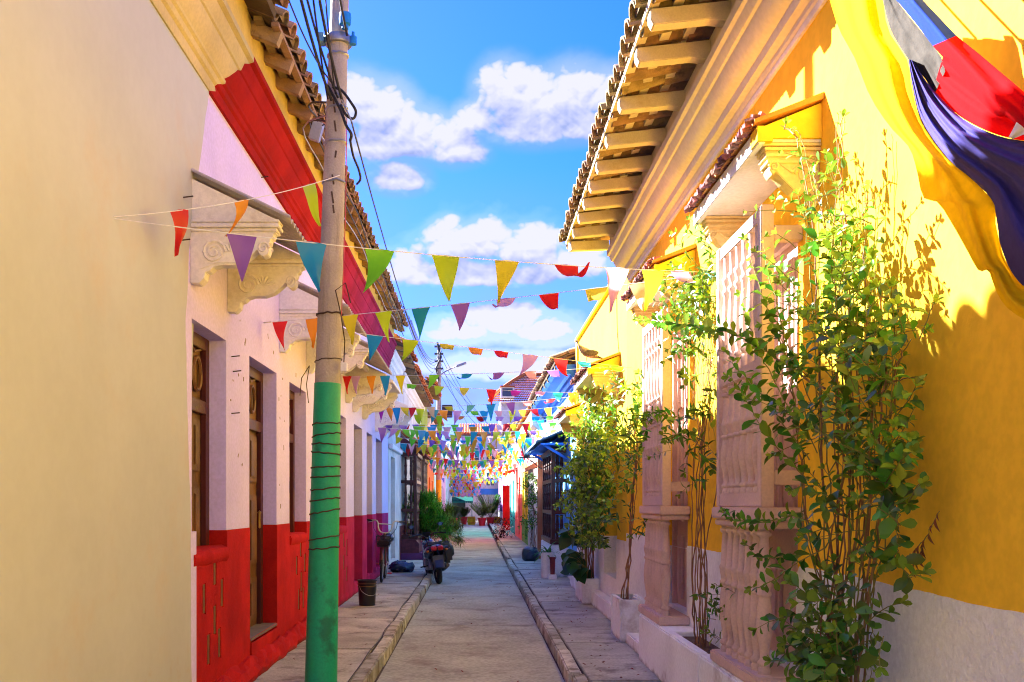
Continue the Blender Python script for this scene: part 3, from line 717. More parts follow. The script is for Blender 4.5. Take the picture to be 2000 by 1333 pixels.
# turned balusters ------------------------------------------------------------
def baluster_mesh(h, r, m, kind):
    if kind == 'long':
        p = [(.80, 0), (.80, .035), (.62, .05), (.85, .065), (.85, .08), (.55, .10), (.62, .16), (.95, .27), (1.0, .33), (.86, .43), (.70, .50), (.92, .512), (.92, .528), (.74, .54), (.80, .57), (.92, .60),
             (.95, .618), (.98, .625), (.98, .64), (.82, .655), (.74, .72), (.66, .80), (.56, .885), (.86, .90), (.86, .918), (.6, .93), (.85, .95), (.85, .965), (.6, .975), (.78, 1)]
    else:
        p = [(.80, 0), (.80, .09), (.55, .105), (.88, .125), (.88, .145), (.6, .16), (.72, .20), (.98, .36), (1.0, .42), (.80, .56), (.62, .66), (.92, .685), (.92, .705), (.66, .72), (.72, .76), (.92, .79), (.92, .81), (.62, .83), (.66, .92), (.7, 1)]
    return MB().lathe([(a*r, b*h) for a, b in p], (0, 0, 0), 12).mesh('baluster', m, smooth=True, angle=50)
B_low = baluster_mesh(.88, .047, M_grille, 'long')
B_mid = baluster_mesh(.70, .045, M_grille, 'long')
B_top = baluster_mesh(.78, .038, M_grille, 'short')
def window_bay(y0, y1):
    xf = 1.60; z0, zs, zm, zt = .45, 1.40, 2.255, 3.18
    root = MB().box(1.575, 1.835, y0-.03, y1+.03, zs, zs+.075).build('window_grille', M_grille, yel, bevel=.008)
    MB().box(1.565, 1.835, y0-.035, y1+.035, z0, z0+.075).build('base_rail', M_grille, root, bevel=.01)
    MB().box(1.59, 1.835, y0, y1, zs-.045, zs-.002).build('moulding', M_grille, root, bevel=.008)
    for y in (y0, y1-.075):
        MB().box(xf, xf+.075, y, y+.075, zs+.076, zt).build('post', M_grille, root, bevel=.006)
    for z, h in ((zt-.085, .082), (zm, .07), (zs+.077, .085)):
        MB().box(xf+.004, xf+.066, y0+.076, y1-.076, z, z+h).build('rail', M_grille, root, bevel=.005)
    for z in (zt-.20, zs+.20):
        for y in (y0+.006, y1-.070):
            MB().box(xf+.076, 1.838, y, y+.062, z, z+.085).build('side_rail', M_grille, root, bevel=.005)
    n = 7
    for k in range(n):
        t = (k+.5)/n; y = y0+.015+(y1-y0-.03)*t
        place('baluster', B_low, root, Matrix.Translation((1.645, y, z0+.074)))
        if k < 6:
            yy = y0+.076+(y1-y0-.152)*(k+.5)/6
            place('baluster', B_mid, root, Matrix.Translation((xf+.035, yy, zs+.162)))
            place('baluster', B_top, root, Matrix.Translation((xf+.035, yy, zm+.069)))
    # shutters standing in the opening behind
    leaf_door(yel, 'window_shutter', y0+.1, y1-.09, .55, 3.12, XR+.12, -1, M_grille, M_grille, 3, 2, handle=False, fw=.06)
    return root
window_bay(5.32, 6.31); window_bay(8.14, 9.12)

# canopies over the right-hand windows
M_mosaic = mat('broken_tile_edge', (.24, .085, .075), rough=.9, var=.5, vs=25, bump=.5, island=.45)
def hood_right(house, y0, y1, zt, out, drop, m, nbr=None):
    'zt = top at the wall; drop = height lost to the front edge'
    X = XR
    zf = zt-drop
    pr = [(X-.002, zf-.10), (X-out+.01, zf-.10), (X-out, zf-.045), (X-out-.01, zf-.04), (X-.002, zt-.035)]
    o = MB().extr([(X-.002, zf-.105), (X-out+.03, zf-.105), (X-out+.03, zf-.09), (X-.002, zf-.09)], y0+.03, y1-.03).build('hood_soffit', M_trim, house)
    MB().extr([(X-out-.005, zf-.125), (X-out+.032, zf-.125), (X-out+.032, zf-.03), (X-out-.005, zf-.03)], y0, y1).build('fascia', M_trim, o, bevel=.004)
    for y in (y0, y1-.06):
        MB().extr([(X-.002, zf-.088), (X-out+.034, zf-.088), (X-out+.034, zf-.025), (X-.002, zt-.03)], y+.015, y+.045).build('gable_board', m, o)
    MB().extr([(X-out-.03, zf-.024), (X-out-.03, zf-.002), (X-.002, zt+.012), (X-.002, zt-.022)], y0-.02, y1+.02).build('hood_roof', mat('orange_roof_edge', (.55, .22, .05), rough=.85, bump=.3), o)
    MB().box(X-out-.012, X-out+.07, y0-.012, y0+.12, zf-.115, zf-.035).build('end_block', m, o)
    mb = MB(); n = int((y1-y0)/.032)
    for k in range(n):
        for r in range(3):
            c = Vector((X-out-.045+r*.032, y0+(k+.5)*(y1-y0)/n+R.uniform(-.008, .008), zf-.012+r*.014+R.uniform(-.01, .018)))
            h = Vector((R.uniform(.014, .028), R.uniform(.012, .02), R.uniform(.008, .016)))
            mb.box(c.x-h.x, c.x+h.x, c.y-h.y, c.y+h.y, c.z-h.z, c.z+h.z, rot=Euler((R.uniform(-.5, .5), R.uniform(-.5, .3), R.uniform(-.5, .5))).to_matrix())
    e_ = mb.build('tile_edging', M_mosaic, o); e_['kind'] = 'stuff'
    zb = zf-.108
    for y in (y0+.05, y1-.16):
        q = out*.88
        pr = [(0, -.32), (.10, -.30), (.20, -.235), (.30, -.255), (.46, -.245), (.62, -.20), (.78, -.145), (.84, -.165), (.90, -.135), (.89, -.10), (.93, -.095), (.93, -.07), (.97, -.062), (.97, -.035), (1.0, -.03), (1.0, 0), (0, 0)]
        pr = [(X-.001-a*q, zb+b_*1.0) for a, b_ in pr]
        c = MB().extr(pr, y, y+.11).build('bracket', M_cream2, house, bevel=.004)
        rl = MB()
        for yy in (y-.003, y+.113):
            spiral((X-.26*q, zb-.16), .055, 2, X, .010, rl, -1, yo=yy)
            spiral((X-.82*q, zb-.12), .028, 1.4, X, .008, rl, -1, yo=yy)
            rl.tube([(X-.3*q, yy, zb-.10), (X-.5*q, yy, zb-.15), (X-.7*q, yy, zb-.11)], [.006, .012, .005], 5)
        rl.build('scroll_relief', M_cream2, c, smooth=True)
        mo = MB()
        for k, zz in enumerate((-.095, -.062, -.03, -.008)):
            mo.box(X-q*(.93+.025*k)-.006, X-.001, y-.008-.005*k, y+.118+.005*k, zb+zz-.008, zb+zz+.007)
        mo.build('moulding', M_cream2, c)
    return o
M_cream2 = mat('cream_bracket_plaster', (.74, .58, .26), rough=.8, var=.07, bump=.15, dirt=(.5, .38, .16), dirt_amt=.45, ds=4)
hood_right(yel, 5.02, 6.52, 3.66, .34, .13, M_yel)
hood_right(yel, 7.93, 9.42, 3.66, .34, .13, M_yel)
# ledge with planting troughs
b = MB(); led = []
lx = 1.555
b.extr([(lx, 0), (XR-.011, 0), (XR-.011, .447), (lx+.012, .447), (lx, .435)], 3.0, 6.62); b.extr([(lx, 0), (XR-.011, 0), (XR-.011, .447), (lx+.012, .447), (lx, .435)], 7.75, 9.05)
b.extr([(lx-.004, 0), (lx+.07, 0), (lx+.07, .452), (lx+.01, .452), (lx-.004, .44)], 6.62, 7.75); b.box(lx+.07, XR-.011, 6.62, 7.75, 0, .36)
lg = b.build('ledge', M_ledge, yel, bevel=.008)
MB().box(lx+.075, XR-.012, 6.63, 7.74, .36, .41).build('soil', M_soil, lg)
MB().box(1.70, XR-.011, 10.9, 17.2, 0, .22).build('low_ledge', M_ledge, yel, bevel=.01)
MB().box(1.60, XR-.011, 9.06, 10.1, 0, .12).build('low_ledge', M_ledge, yel, bevel=.01)
# stain below the yellow line
# --- second yellow house
y2 = thing('pale_yellow_house', (1.84, 14.3, 0), 'smaller pale yellow house with plain parapet beyond the grille windows', 'house')
o2 = [(12.4, 13.6, .5, 2.78), (15.35, 16.5, .2, 2.62)]
YB = 17.25
wall(MB(), XR+.004, -1, Y1R, YB, 1.03, 4.42, o2, .30).build('wall', M_yel2, y2)
wall(MB(), XR-.006, -1, Y1R, YB, 0, 1.03, o2, .31).build('plinth', M_white, y2)
MB().extr([(XR+.004, 4.42), (XR-.04, 4.43), (XR-.05, 4.47), (XR+.004, 4.50), (XR+.3, 4.50), (XR+.3, 4.42)], Y1R, YB).build('coping', M_yel2, y2)
MB().box(XR+.01, XR+.30, YB-.012, YB, 0, 4.42).build('end_wall', M_yel, y2)
MB().box(2.2, 2.6, Y1R, YB, 0, 4.45).build('back_wall', M_yel2, y2)
MB().extr([(XR, 2.4), (XR-.02, 2.4), (XR-.03, 4.4), (XR, 4.4)], YB-.22, YB-.005).build('corner_strip', mat('orange_paint', (.75, .33, .03), bump=.1), y2)
for a, b_, c, d_ in o2:
    leaf_door(y2, 'door', a, b_, c, d_, XR+.29, -1, M_door, M_door, 3, 2, transom=2.2, fw=.08)
hood_right(y2, 12.1, 13.9, 3.42, .40, .15, M_yel2); hood_right(y2, 15.1, 16.8, 3.16, .40, .15, M_yel2)
# --- planters
def planter(y0, y1, x0, h, label):
    t = thing('planter', ((x0+1.83)/2, (y0+y1)/2, 0), label, 'planter')
    mb = MB(); x1 = 1.827; w = .055
    mb.box(x0, x1, y0, y0+w, 0, h); mb.box(x0, x1, y1-w, y1, 0, h); mb.box(x0, x0+w, y0+w, y1-w, 0, h); mb.box(x1-w, x1, y0+w, y1-w, 0, h)
    mb.build('trough', M_ledge, t, bevel=.014)
    mb = MB(); n = 8
    for i in range(n+1):
        for j in range(n+1): mb.v.append(Vector((x0+w+(x1-x0-2*w)*i/n, y0+w+(y1-y0-2*w)*j/n, h-.05+R.uniform(-.012, .014))))
    for i in range(n):
        for j in range(n): a = i*(n+1)+j; mb.f.append((a, a+1, a+n+2, a+n+1))
    mb.build('soil', M_soil, t); return t
planter(10.15, 10.86, 1.545, .46, 'white masonry planter holding a thin leggy climber, nearer of two boxes')
planter(14.0, 15.0, 1.57, .38, 'white masonry planter under the dense bushy climber and broad leaves')
planter(3.6, 5.2, 1.56, .30, 'low white trough at the foot of the largest leafy climber')
# ------------------------------------------------------------------ houses further down the street
def far_house(name, label, side, y0, y1, h, col, base=None, cor=None, ops=(), door=None, eave=.35, roof=M_tilered, slope=24, xoff=0.0, base_h=.9, name_tiles=True, nx_rows=1):
    X = (-2.0-xoff) if side < 0 else (1.84+xoff); nx = -side
    t = thing(name, (X, (y0+y1)/2, 0), label, 'house')
    bh = base_h if base else 0
    wall(MB(), X, nx, y0, y1, bh, h, ops, .2).build('wall', col, t)
    if base: wall(MB(), X+nx*.008, nx, y0, y1, 0, bh, ops, .208).build('base', base, t)
    if True:
        a, b_ = (X-.005*nx, X-2.5*nx); 
        MB().box(min(a, b_), max(a, b_), y0+.002, y0+.02, 0, h).build('end_wall', col, t)
        MB().box(min(X-.24*nx, X-.6*nx), max(X-.24*nx, X-.6*nx), y0+.02, y1, 0, h-.05).build('back_wall', col, t)
    if cor:
        p = [(0, -.30), (.03, -.29), (.04, -.22), (.09, -.19), (.11, -.10), (.16, -.07), (.17, 0), (0, 0)]
        MB().extr([(X+nx*a, h+b_) for a, b_ in p], y0, y1).build('cornice', cor, t)
    sl = math.radians(slope); xe = X+nx*eave; ze = h+.08
    slab_roof(t, -nx, y0, y1, xe-nx*.05, ze-.01, sl, 4.5, M_roofdark, th=.03)
    tm = {M_tilered: T_red, M_tile: T_old, M_tileR: T_moss}[roof]
    tile_roof(t, tm, -nx, y0, y1, xe, ze+.03, sl, .27, nx_rows, R, pans=False)
    y = y0+.3
    while y < y1:
        MB().bar((xe-nx*.06, y, ze-.05), (X, y, ze-.05+.5*eave*math.tan(sl)), .07, .09).build('rafter', M_raf, t); y += .9
    for k, (a, b_, c, d_) in enumerate(ops):
        leaf_door(t, 'door' if c < .4 else 'window_shutter', a, b_, c, d_, X-nx*.19, nx, door or M_door, door or M_door, 2, 2, transom=c+(d_-c)*.75 if d_-c > 1.6 else None, handle=False, fw=.07)
    return t
def wood_bay(house, y0, y1, z0, z1, side, m, out=.30, roof=None, nb=8, X=None, mid=(.33, .66)):
    'projecting window of turned dark bars'
    X = X if X is not None else (-2.0 if side < 0 else 1.84); nx = -side
    xf = X+nx*out; lo = lambda a, b_: (min(a, b_), max(a, b_))
    a, b_ = lo(X+nx*.002, xf+nx*.03)
    root = MB().box(a, b_, y0-.03, y1+.03, z0, z0+.10).build('window_grille', m, house, bevel=.008)
    MB().box(a, b_, y0-.03, y1+.03, z1-.10, z1).build('head', m, root, bevel=.008)
    a, b_ = lo(xf-nx*.08, xf)
    for y in (y0, y1-.08): MB().box(a, b_, y, y+.08, z0+.101, z1-.101).build('post', m, root)
    for f in mid:
        z = z0+(z1-z0)*f
        MB().box(a, b_, y0+.081, y1-.081, z-.04, z+.04).build('rail', m, root)
        c, d_ = lo(X+nx*.002, xf-nx*.081)
        for y in (y0+.005, y1-.075): MB().box(c, d_, y, y+.07, z-.04, z+.04).build('side_rail', m, root)
    zs = [z0+.1]+[z0+(z1-z0)*f for f in mid]+[z1-.1]
    hh = zs[1]-zs[0]
    bm_ = baluster_mesh(hh-.03, .042, m, 'long')
    for q in range(len(zs)-1):
        sc = (zs[q+1]-zs[q])/hh
        for k in range(nb):
            y = y0+.1+(y1-y0-.2)*(k+.5)/nb
            place('baluster', bm_, root, Matrix.Translation((xf-nx*.04, y, zs[q]+(.04 if q else 0))) @ Matrix.Diagonal((1, 1, sc*.96, 1)))
        for k in range(2):
            place('baluster', bm_, root, Matrix.Translation((X+nx*(.05+(out-.13)*(k+.5)/2), y0+.04, zs[q]+(.04 if q else 0))) @ Matrix.Diagonal((1, 1, sc*.96, 1)))
    return root
M_greyg = mat('grey_green_plaster', (.42, .45, .42), bump=.15, dirt=(.3, .3, .28), dirt_amt=.5)
M_palegr = mat('pale_grey_plaster', (.58, .57, .54), bump=.15, dirt=(.36, .34, .3), dirt_amt=.5)
M_lime = mat('lime_green_paint', (.25, .45, .05), bump=.1); M_orange = mat('orange_wall_paint', (.74, .27, .04), bump=.12, dirt=(.5, .16, .03), dirt_amt=.4)
M_maroon = mat('maroon_stone_paint', (.11, .02, .03), rough=.6, var=.35, vs=12, bump=.3)
M_teal = mat('teal_wall_paint', (.05, .33, .31), bump=.12); M_cyan = mat('cyan_wall_paint', (.25, .50, .54), bump=.1)
M_salmon = mat('salmon_wall_paint', (.74, .20, .16), bump=.1); M_redw = mat('red_wall_paint', (.58, .02, .02), bump=.1)
M_yelw = mat('strong_yellow_paint', (.78, .52, .02), bump=.1); M_mint = mat('mint_wall_paint', (.38, .60, .42), bump=.1); M_purp = mat('violet_wall_paint', (.28, .16, .48), bump=.1)
M_greenp = mat('leaf_green_paint', (.10, .34, .06), bump=.1); M_rosep = mat('rose_wall_paint', (.68, .20, .30), bump=.1); M_bluew = mat('mid_blue_wall_paint', (.06, .24, .60), bump=.1)

h3 = far_house('grey_house', 'narrow grey green house beside the end of the lavender wall', -1, 21.55, 24.6, 5.0, M_palegr, M_palegr, M_trim, [(22.2, 23.3, .15, 2.6)], M_greyg, eave=.45, nx_rows=2)
MB().box(-1.99, -1.90, 21.6, 24.5, 2.75, 2.86).build('string_course', M_trim, h3, bevel=.01)
h4 = far_house('wooden_grille_house', 'pale house with dark turned wooden grilles under red tiled canopies', -1, 24.62, 34, 4.9, M_palegr, M_maroon, M_trim, [(25.4, 27.0, .9, 2.75), (29, 30.4, .9, 2.75), (31.6, 32.8, .1, 2.6)], M_darkwood, eave=.45, nx_rows=2)
for a, b_ in ((25.2, 27.3), (28.6, 30.7)):
    wood_bay(h4, a, b_, .55, 2.85, -1, M_darkwood if a < 26 else M_darkwood2, out=.42)
    MB().extr([(-2.0, 2.95), (-1.48, 2.90), (-1.48, 2.96), (-2.0, 3.28)], a-.2, b_+.2).build('hood_roof', mat('dark_red_hood_paint', (.16, .03, .03), bump=.2), h4)
    tile_roof(h4, T_red, -1, a-.2, b_+.2, -1.42, 2.98, math.radians(30), .2, 2, R, pans=False)
    MB().extr([(-2.0, 0), (-1.52, 0), (-1.52, .42), (-1.62, .54), (-2.0, .54)], a-.06, b_+.06).build('base_block', M_maroon, h4, bevel=.01)
MB().box(-2.0, -1.15, 25.0, 27.2, 0, .17).build('step', mat('purple_step_paint', (.12, .03, .11), bump=.2), h4, bevel=.01)
h5 = far_house('lime_house', 'taller lime green house with orange door surround by the far pole', -1, 34.02, 39, 5.7, M_lime, M_orange, M_orange, [(35, 36.2, .1, 2.6), (37.2, 38.4, .9, 2.5)], M_redw, eave=.55)
h6 = far_house('orange_house', 'orange house between the lime house and the far pole', -1, 39.02, 45, 5.0, M_orange, M_redw, M_trim, [(40, 41.2, .1, 2.6), (42.6, 43.8, .9, 2.5)], M_redw, eave=.45)
h7 = far_house('cream_house', 'cream house behind the yellow and green painted pole', -1, 45.02, 53, 4.3, M_cream, M_greenp, M_trim, [(47, 48.2, .1, 2.5), (50, 51.2, .9, 2.4)], M_door)
h8 = far_house('rose_house', 'rose coloured house far along the left side', -1, 53.02, 62, 4.5, M_rosep, M_redw, M_trim, [(55, 56.2, .1, 2.5), (58, 59.4, .9, 2.4)], M_door)
h9 = far_house('mint_house', 'mint green house last on the left before the square', -1, 62.02, 79, 4.6, M_mint, M_greenp, M_trim, [(64, 65.2, .1, 2.5), (69, 70.4, .9, 2.4)], M_door)  # this and the violet house lengthened to keep direct sun off the road

hb = far_house('blue_house', 'sky blue house with deep blue eaves and dark wooden window bay', 1, 17.28, 25.2, 3.98, M_blue, M_white, M_blued, [(19.7, 21.8, .75, 2.6), (23.4, 24.5, .15, 2.6)], M_blue, eave=.45, roof=M_tile, slope=20, nx_rows=2, base_h=.6)
MB().extr([(1.84, 3.84), (1.66, 3.86), (1.52, 3.94), (1.46, 4.02), (1.84, 4.04)], 17.3, 25.2).build('eave_board', M_blued, hb)
wood_bay(hb, 19.35, 22.0, .66, 2.63, 1, M_darkwood, out=.30, nb=4)
MB().box(1.535, 1.83, 19.2, 22.4, 0, .64).build('base_block', M_white, hb, bevel=.015)
hd = MB(); corrugated(hd, 1.84, -1, .64, 3.0, 2.72, 18.7, 23.0, wave=.18, amp=.02); hd.build('hood_roof', mat('grey_metal_sheet', (.34, .38, .42), rough=.6, bump=.1, metal=.3), hb, smooth=True)
MB().extr([(1.28, 2.66), (1.83, 2.66), (1.83, 2.70), (1.28, 2.69)], 18.8, 22.9).build('hood_soffit', M_blued, hb)
for y in (18.95, 22.6): MB().bar((1.83, y, 2.38), (1.36, y, 2.66), .05, .05).build('strut', M_blued, hb)
hw = far_house('white_house', 'white house with iron grilles and lantern past the blue house', 1, 25.22, 33.5, 3.9, M_trim, M_palegr, M_trim, [(26.4, 28.0, .3, 2.6), (30.4, 31.6, .15, 2.6)], mat('grey_blue_door', (.33, .4, .48), bump=.1), eave=.40, roof=M_tilered)
MB().extr([(1.84, 3.2), (1.70, 3.25), (1.62, 3.5), (1.50, 3.6), (1.46, 3.92), (1.84, 3.95)], 25.25, 33.4).build('cornice', M_trim, hw)
gr = MB().box(1.56, 1.83, 26.0, 28.3, .12, .17).build('iron_grille', M_black, hw)
M_iron = mat('white_iron_bar', (.55, .53, .52), rough=.5, bump=.05)
for k in range(9): MB().tube([(1.57, 26.05+k*.28, .17), (1.57, 26.05+k*.28, 2.75)], .016, 6).build('bar', M_iron, gr)
for z in (.6, 1.3, 2.0, 2.72): MB().box(1.555, 1.585, 26.0, 28.3, z, z+.03).build('rail', M_iron, gr)
MB().box(1.66, 1.82, 25.5, 25.75, 0, 3.1).build('pilaster', mat('terracotta_paint', (.40, .12, .05), bump=.2), hw)
MB().extr([(1.83, 2.55), (1.35, 2.38), (1.33, 2.46), (1.83, 2.72)], 26.0, 28.6).build('hood_roof', mat('terracotta_hood', (.46, .20, .10), bump=.3), hw)
ry = far_house('bright_yellow_house', 'bright yellow narrow house next to the white lantern house', 1, 33.52, 38, 4.2, M_yelw, M_greenp, M_trim, [(34.3, 35.4, .15, 2.6), (36.4, 37.4, .8, 2.5)], M_mint, roof=M_tile)
rs = far_house('salmon_house', 'salmon house with a red open door leaf and small red canopy', 1, 38.02, 44.5, 4.5, M_salmon, M_salmon, M_trim, [(39.6, 40.8, .15, 2.6), (42.2, 43.4, .8, 2.5)], M_redw)
MB().box(1.22, 1.55, 43.6, 43.7, .25, 2.32).build('open_door', mat('dark_red_door', (.42, .012, .012), bump=.1), rs); MB().extr([(1.83, 3.0), (1.2, 2.75), (1.2, 2.83), (1.83, 3.1)], 42.2, 43.8).build('canopy', M_redw, rs)
rt = far_house('teal_house', 'teal house beyond the red canopy on the right', 1, 44.52, 53, 4.4, M_teal, M_teal, M_cyan, [(46.3, 47.5, .15, 2.6), (49.8, 51, .8, 2.5)], M_cyan)
rc = far_house('cyan_house', 'pale cyan taller house far along the right side', 1, 53.02, 62, 5.6, M_cyan, M_white, M_trim, [(55.3, 56.5, .15, 2.6), (58.8, 60, .8, 2.5)], M_door)
rp = far_house('violet_house', 'violet house last on the right before the square', 1, 62.02, 79, 4.6, M_purp, M_white, M_trim, [(64.3, 65.5, .15, 2.6), (68.8, 70, .8, 2.5)], M_door)

# --- buildings closing the street
def block(name, label, x0, x1, y0, y1, h, col, wins, roofm=None, kind='flat', parapet=.25, cat='building'):
    t = thing(name, ((x0+x1)/2, y0, 0), label, cat)
    b = MB().box(x0, x1, y0, y1, 0, h); b.build('wall', col, t)
    MB().box(x0-.08, x1+.08, y0-.08, y1+.08, h, h+parapet).build('parapet', M_trim, t, bevel=.02)
    for (a, b_, c, d_) in wins:
        w = MB(); fw = .07
        w.box(a, b_, y0-.06, y0-.005, c, c+fw); w.box(a, b_, y0-.06, y0-.005, d_-fw, d_); w.box(a, a+fw, y0-.06, y0-.005, c+fw, d_-fw); w.box(b_-fw, b_, y0-.06, y0-.005, c+fw, d_-fw)
        w.box((a+b_)/2-.03, (a+b_)/2+.03, y0-.06, y0-.005, c+fw, d_-fw)
        f = w.build('window', M_trim, t); MB().box(a+fw, b_-fw, y0-.03, y0-.004, c+fw, d_-fw).build('pane', M_glass, f)
    return t
M_oldgrey = mat('mouldy_grey_wall', (.50, .52, .54), bump=.2, dirt=(.16, .17, .18), dirt_amt=.8, ds=.7)
tb = block('old_grey_building', 'tall grey mould-stained building with steep red tiled roof closing the street', 2.2, 9, 84, 94, 10.4, M_oldgrey, [(3.0, 4.2, 6.2, 8.0), (5.4, 6.6, 6.2, 8.0)], parapet=.1)
# hipped tile roof with rows of real tiles facing the street
q = MB(); X0, X1, Z0, Z1 = 1.15, 9.4, 10.4, 13.3
def roof_pt(u, v):
    xl = X0+v*v*1.2+v*2.1; x = xl+(X1-xl)*u
    return Vector((x, 83.4+v*4.2, Z0+(Z1-Z0)*v+.0))
rowsN, colsN = 15, 40
for r in range(rowsN):
    for c in range(colsN):
        p0, p1, p2, p3 = roof_pt(c/colsN, r/rowsN), roof_pt((c+1)/colsN, r/rowsN), roof_pt((c+1)/colsN, (r+1.15)/rowsN), roof_pt(c/colsN, (r+1.15)/rowsN)
        up = Vector((0, -.03, .09)); m0 = (p0+p1)/2+up+Vector((0, -.07, .03)); m1 = (p2+p3)/2+Vector((0, -.01, .05))
        q.quad(p0+up*.5, m0, m1, p3); q.quad(m0, p1+up*.5, p2, m1)
ro = q.build('roof_tiles', M_tilered, tb, recalc=False); ro['kind'] = 'stuff'
MB().tube([roof_pt(0, v/8)+Vector((0, -.05, .12)) for v in range(9)], .16, 8).build('ridge', M_tilered, tb, smooth=True)
MB().tube([roof_pt(u/4, 1)+Vector((0, 0, .1)) for u in range(5)], .16, 8).build('ridge', M_tilered, tb, smooth=True)
dm = MB().box(2.15, 3.35, 83.0, 85, 10.75, 11.65).build('dormer', M_trim, tb); MB().box(2.3, 3.2, 82.93, 82.99, 10.85, 11.55).build('pane', M_glass, dm)
MB().box(2.1, 3.4, 82.6, 85, 11.66, 11.76).build('roof', M_tilered, dm)
lb = block('low_tiled_building', 'low building with bowed dark tiled roof below the tall grey one', -1.2, 2.1, 80, 84, 7.2, M_palegr, [(-.6, .3, 4.6, 6.2), (.8, 1.8, 4.6, 6.2)], parapet=.05)
tile_roof(lb, T_red, 1, 0, 0.01, 0, 0, 0, 1, 0, R)
q = MB()
for c in range(16):
    x = -1.35+c*.22
    q.tube([(x, 79.6, 7.35), (x, 80.6, 7.75), (x, 82, 8.3)], [.12, .11, .10], 7)
q.build('roof_tiles', M_tilered, lb, smooth=True)['kind'] = 'stuff'
MB().box(-1.4, 2.3, 79.8, 83, 7.18, 7.30).build('roof', M_roofdark, lb)
fb = block('far_white_building', 'white far building with balustrade parapet over the green awning', -9, -1.3, 86, 95, 6.3, M_trim, [(-5.5, -4.3, 3.4, 5.2), (-3.6, -2.4, 3.4, 5.2)], parapet=.12)
for k in range(24): MB().lathe([(.05, 0), (.09, .12), (.05, .3), (.09, .5), (.09, .55)], (-8.8+k*.32, 86.1, 6.42), 7).build('baluster', M_trim, fb)
MB().box(-9, -1.2, 86.0, 86.2, 6.97, 7.08).build('rail', M_trim, fb)
cb = block('colourful_building', 'small cream building with yellow and blue bands at the end of the street', -.9, 2.0, 79.3, 79.9, 4.4, M_cream, [(-.5, .3, 2.9, 3.9), (.8, 1.6, 2.9, 3.9)], parapet=.1)
MB().box(-.92, 2.02, 79.2, 79.29, 3.98, 4.38).build('band', M_yelw, cb); MB().box(-.92, 2.02, 79.2, 79.29, 2.2, 2.7).build('band', M_bluew, cb)
aw = thing('awning', (-1.4, 79, 0), 'dark green awning with scalloped edge at the end of the street', 'awning')
mb = MB(); mb.extx([(78.0, 1.62), (78.0, 1.66), (79.6, 2.36), (79.6, 2.30)], -2.7, -.25); mb.build('canopy', mat('green_awning_cloth', (.006, .08, .07), rough=.9, spec=.05, bump=.1), aw)
mb = MB()
for k in range(16): x = -2.7+k*.153; mb.extx([(77.985, 1.64), (78.0, 1.64), (78.0, 1.52), (77.985, 1.52)], x+.01, x+.145)
mb.build('valance', mat('green_awning_edge', (.015, .15, .13), rough=.9, spec=.05, bump=.1), aw)
for x in (-2.6, -.35): MB().tube([(x, 78.05, -.1), (x, 78.05, 1.62)], .04, 8).build('post', M_steel, aw)
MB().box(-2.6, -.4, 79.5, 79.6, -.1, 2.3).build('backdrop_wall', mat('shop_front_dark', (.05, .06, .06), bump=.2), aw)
# ------------------------------------------------------------------ poles, cables
def sway(a, b, n=14, sag=.15, side=0):
    a = Vector(a); b = Vector(b); out = []
    for k in range(n+1):
        t = k/n; p = a.lerp(b, t); p.z -= sag*4*t*(1-t); p.x += side*4*t*(1-t); out.append(p)
    return out
pole = thing('utility_pole', (-1.245, 7.7, 0), 'concrete utility pole with green painted foot wound in dark wire', 'utility pole')
def pole_c(z): return Vector((-1.262+.022*z if z < 2.5 else -1.207+.032*(z-2.5), 7.7, z))
def pole_r(z): return .128-.0098*z
ZG = 2.47
mb = MB(); zs = [ZG+k*.25 for k in range(27)]; mb.tube([pole_c(z) for z in zs], [pole_r(z) for z in zs], 24); mb.build('shaft', M_concp, pole, smooth=True)
mb = MB(); zs = [-.05+k*(ZG+.05)/12 for k in range(13)]; mb.tube([pole_c(z) for z in zs], [pole_r(z)+.004 for z in zs], 24); mb.build('painted_foot', M_green, pole, smooth=True)
M_scar = mat('pole_scar', (.10, .065, .045), rough=1, bump=.5)
for px, py, h in ((652, 205, 28), (654, 245, 22), (655, 300, 14), (650, 350, 20), (649, 385, 24), (651, 408, 16)):
    z = EYE+(VY-py)*7.6/F; x = (px-VX)*7.6/F; c = pole_c(z); r = pole_r(z); y = 7.7-math.sqrt(max(1e-4, r*r-(x-c.x)**2))
    MB().box(x-.007, x+.007, y-.004, y+.03, z-h*.002, z+h*.002, rot=Euler((0, R.uniform(-.2, .2), 0)).to_matrix()).build('scar', M_scar, pole)
def ring(z, dz, m, r=.006, nm='wire_band', extra=.008, tilt=0):
    c = pole_c(z); rr = pole_r(z)+extra
    MB().tube([(c.x+rr*math.cos(t*PI/10), 7.7+rr*math.sin(t*PI/10), z+dz*math.cos(t*PI/10)+R.uniform(-.006, .006)) for t in range(21)], r, 5, cap=False).build(nm, m, pole, smooth=True)
for py, dz in ((826, .005), (848, .018), (866, -.004), (884, -.010), (912, .004), (931, .010), (955, .012), (976, .015), (1000, .02), (1052, .022), (1072, .010)):
    ring(EYE+(VY-py)*7.57/F, dz, M_rust)
for z in (4.1, 4.42, 4.7, 5.13): ring(z, .004, M_steel, .010, 'steel_strap', .004)
ring(3.03, .004, M_rust, .007); ring(2.66, .012, M_rust, .004)
zz = 2.53; c = pole_c(zz)
c = pole_c(2.6); MB().box(c.x+.115, c.x+.165, 7.60, 7.65, 2.56, 2.63).build('junction_box', M_trim, pole, bevel=.004)
MB().tube([(c.x+.14, 7.62, 2.63), (c.x+.15, 7.6, 2.8), (c.x+.12, 7.58, 3.02), (c.x+.08, 7.57, 3.2), (c.x+.16, 7.57, 3.26), (c.x+.2, 7.57, 3.1)], .005, 5).build('loose_wire', M_rust, pole)
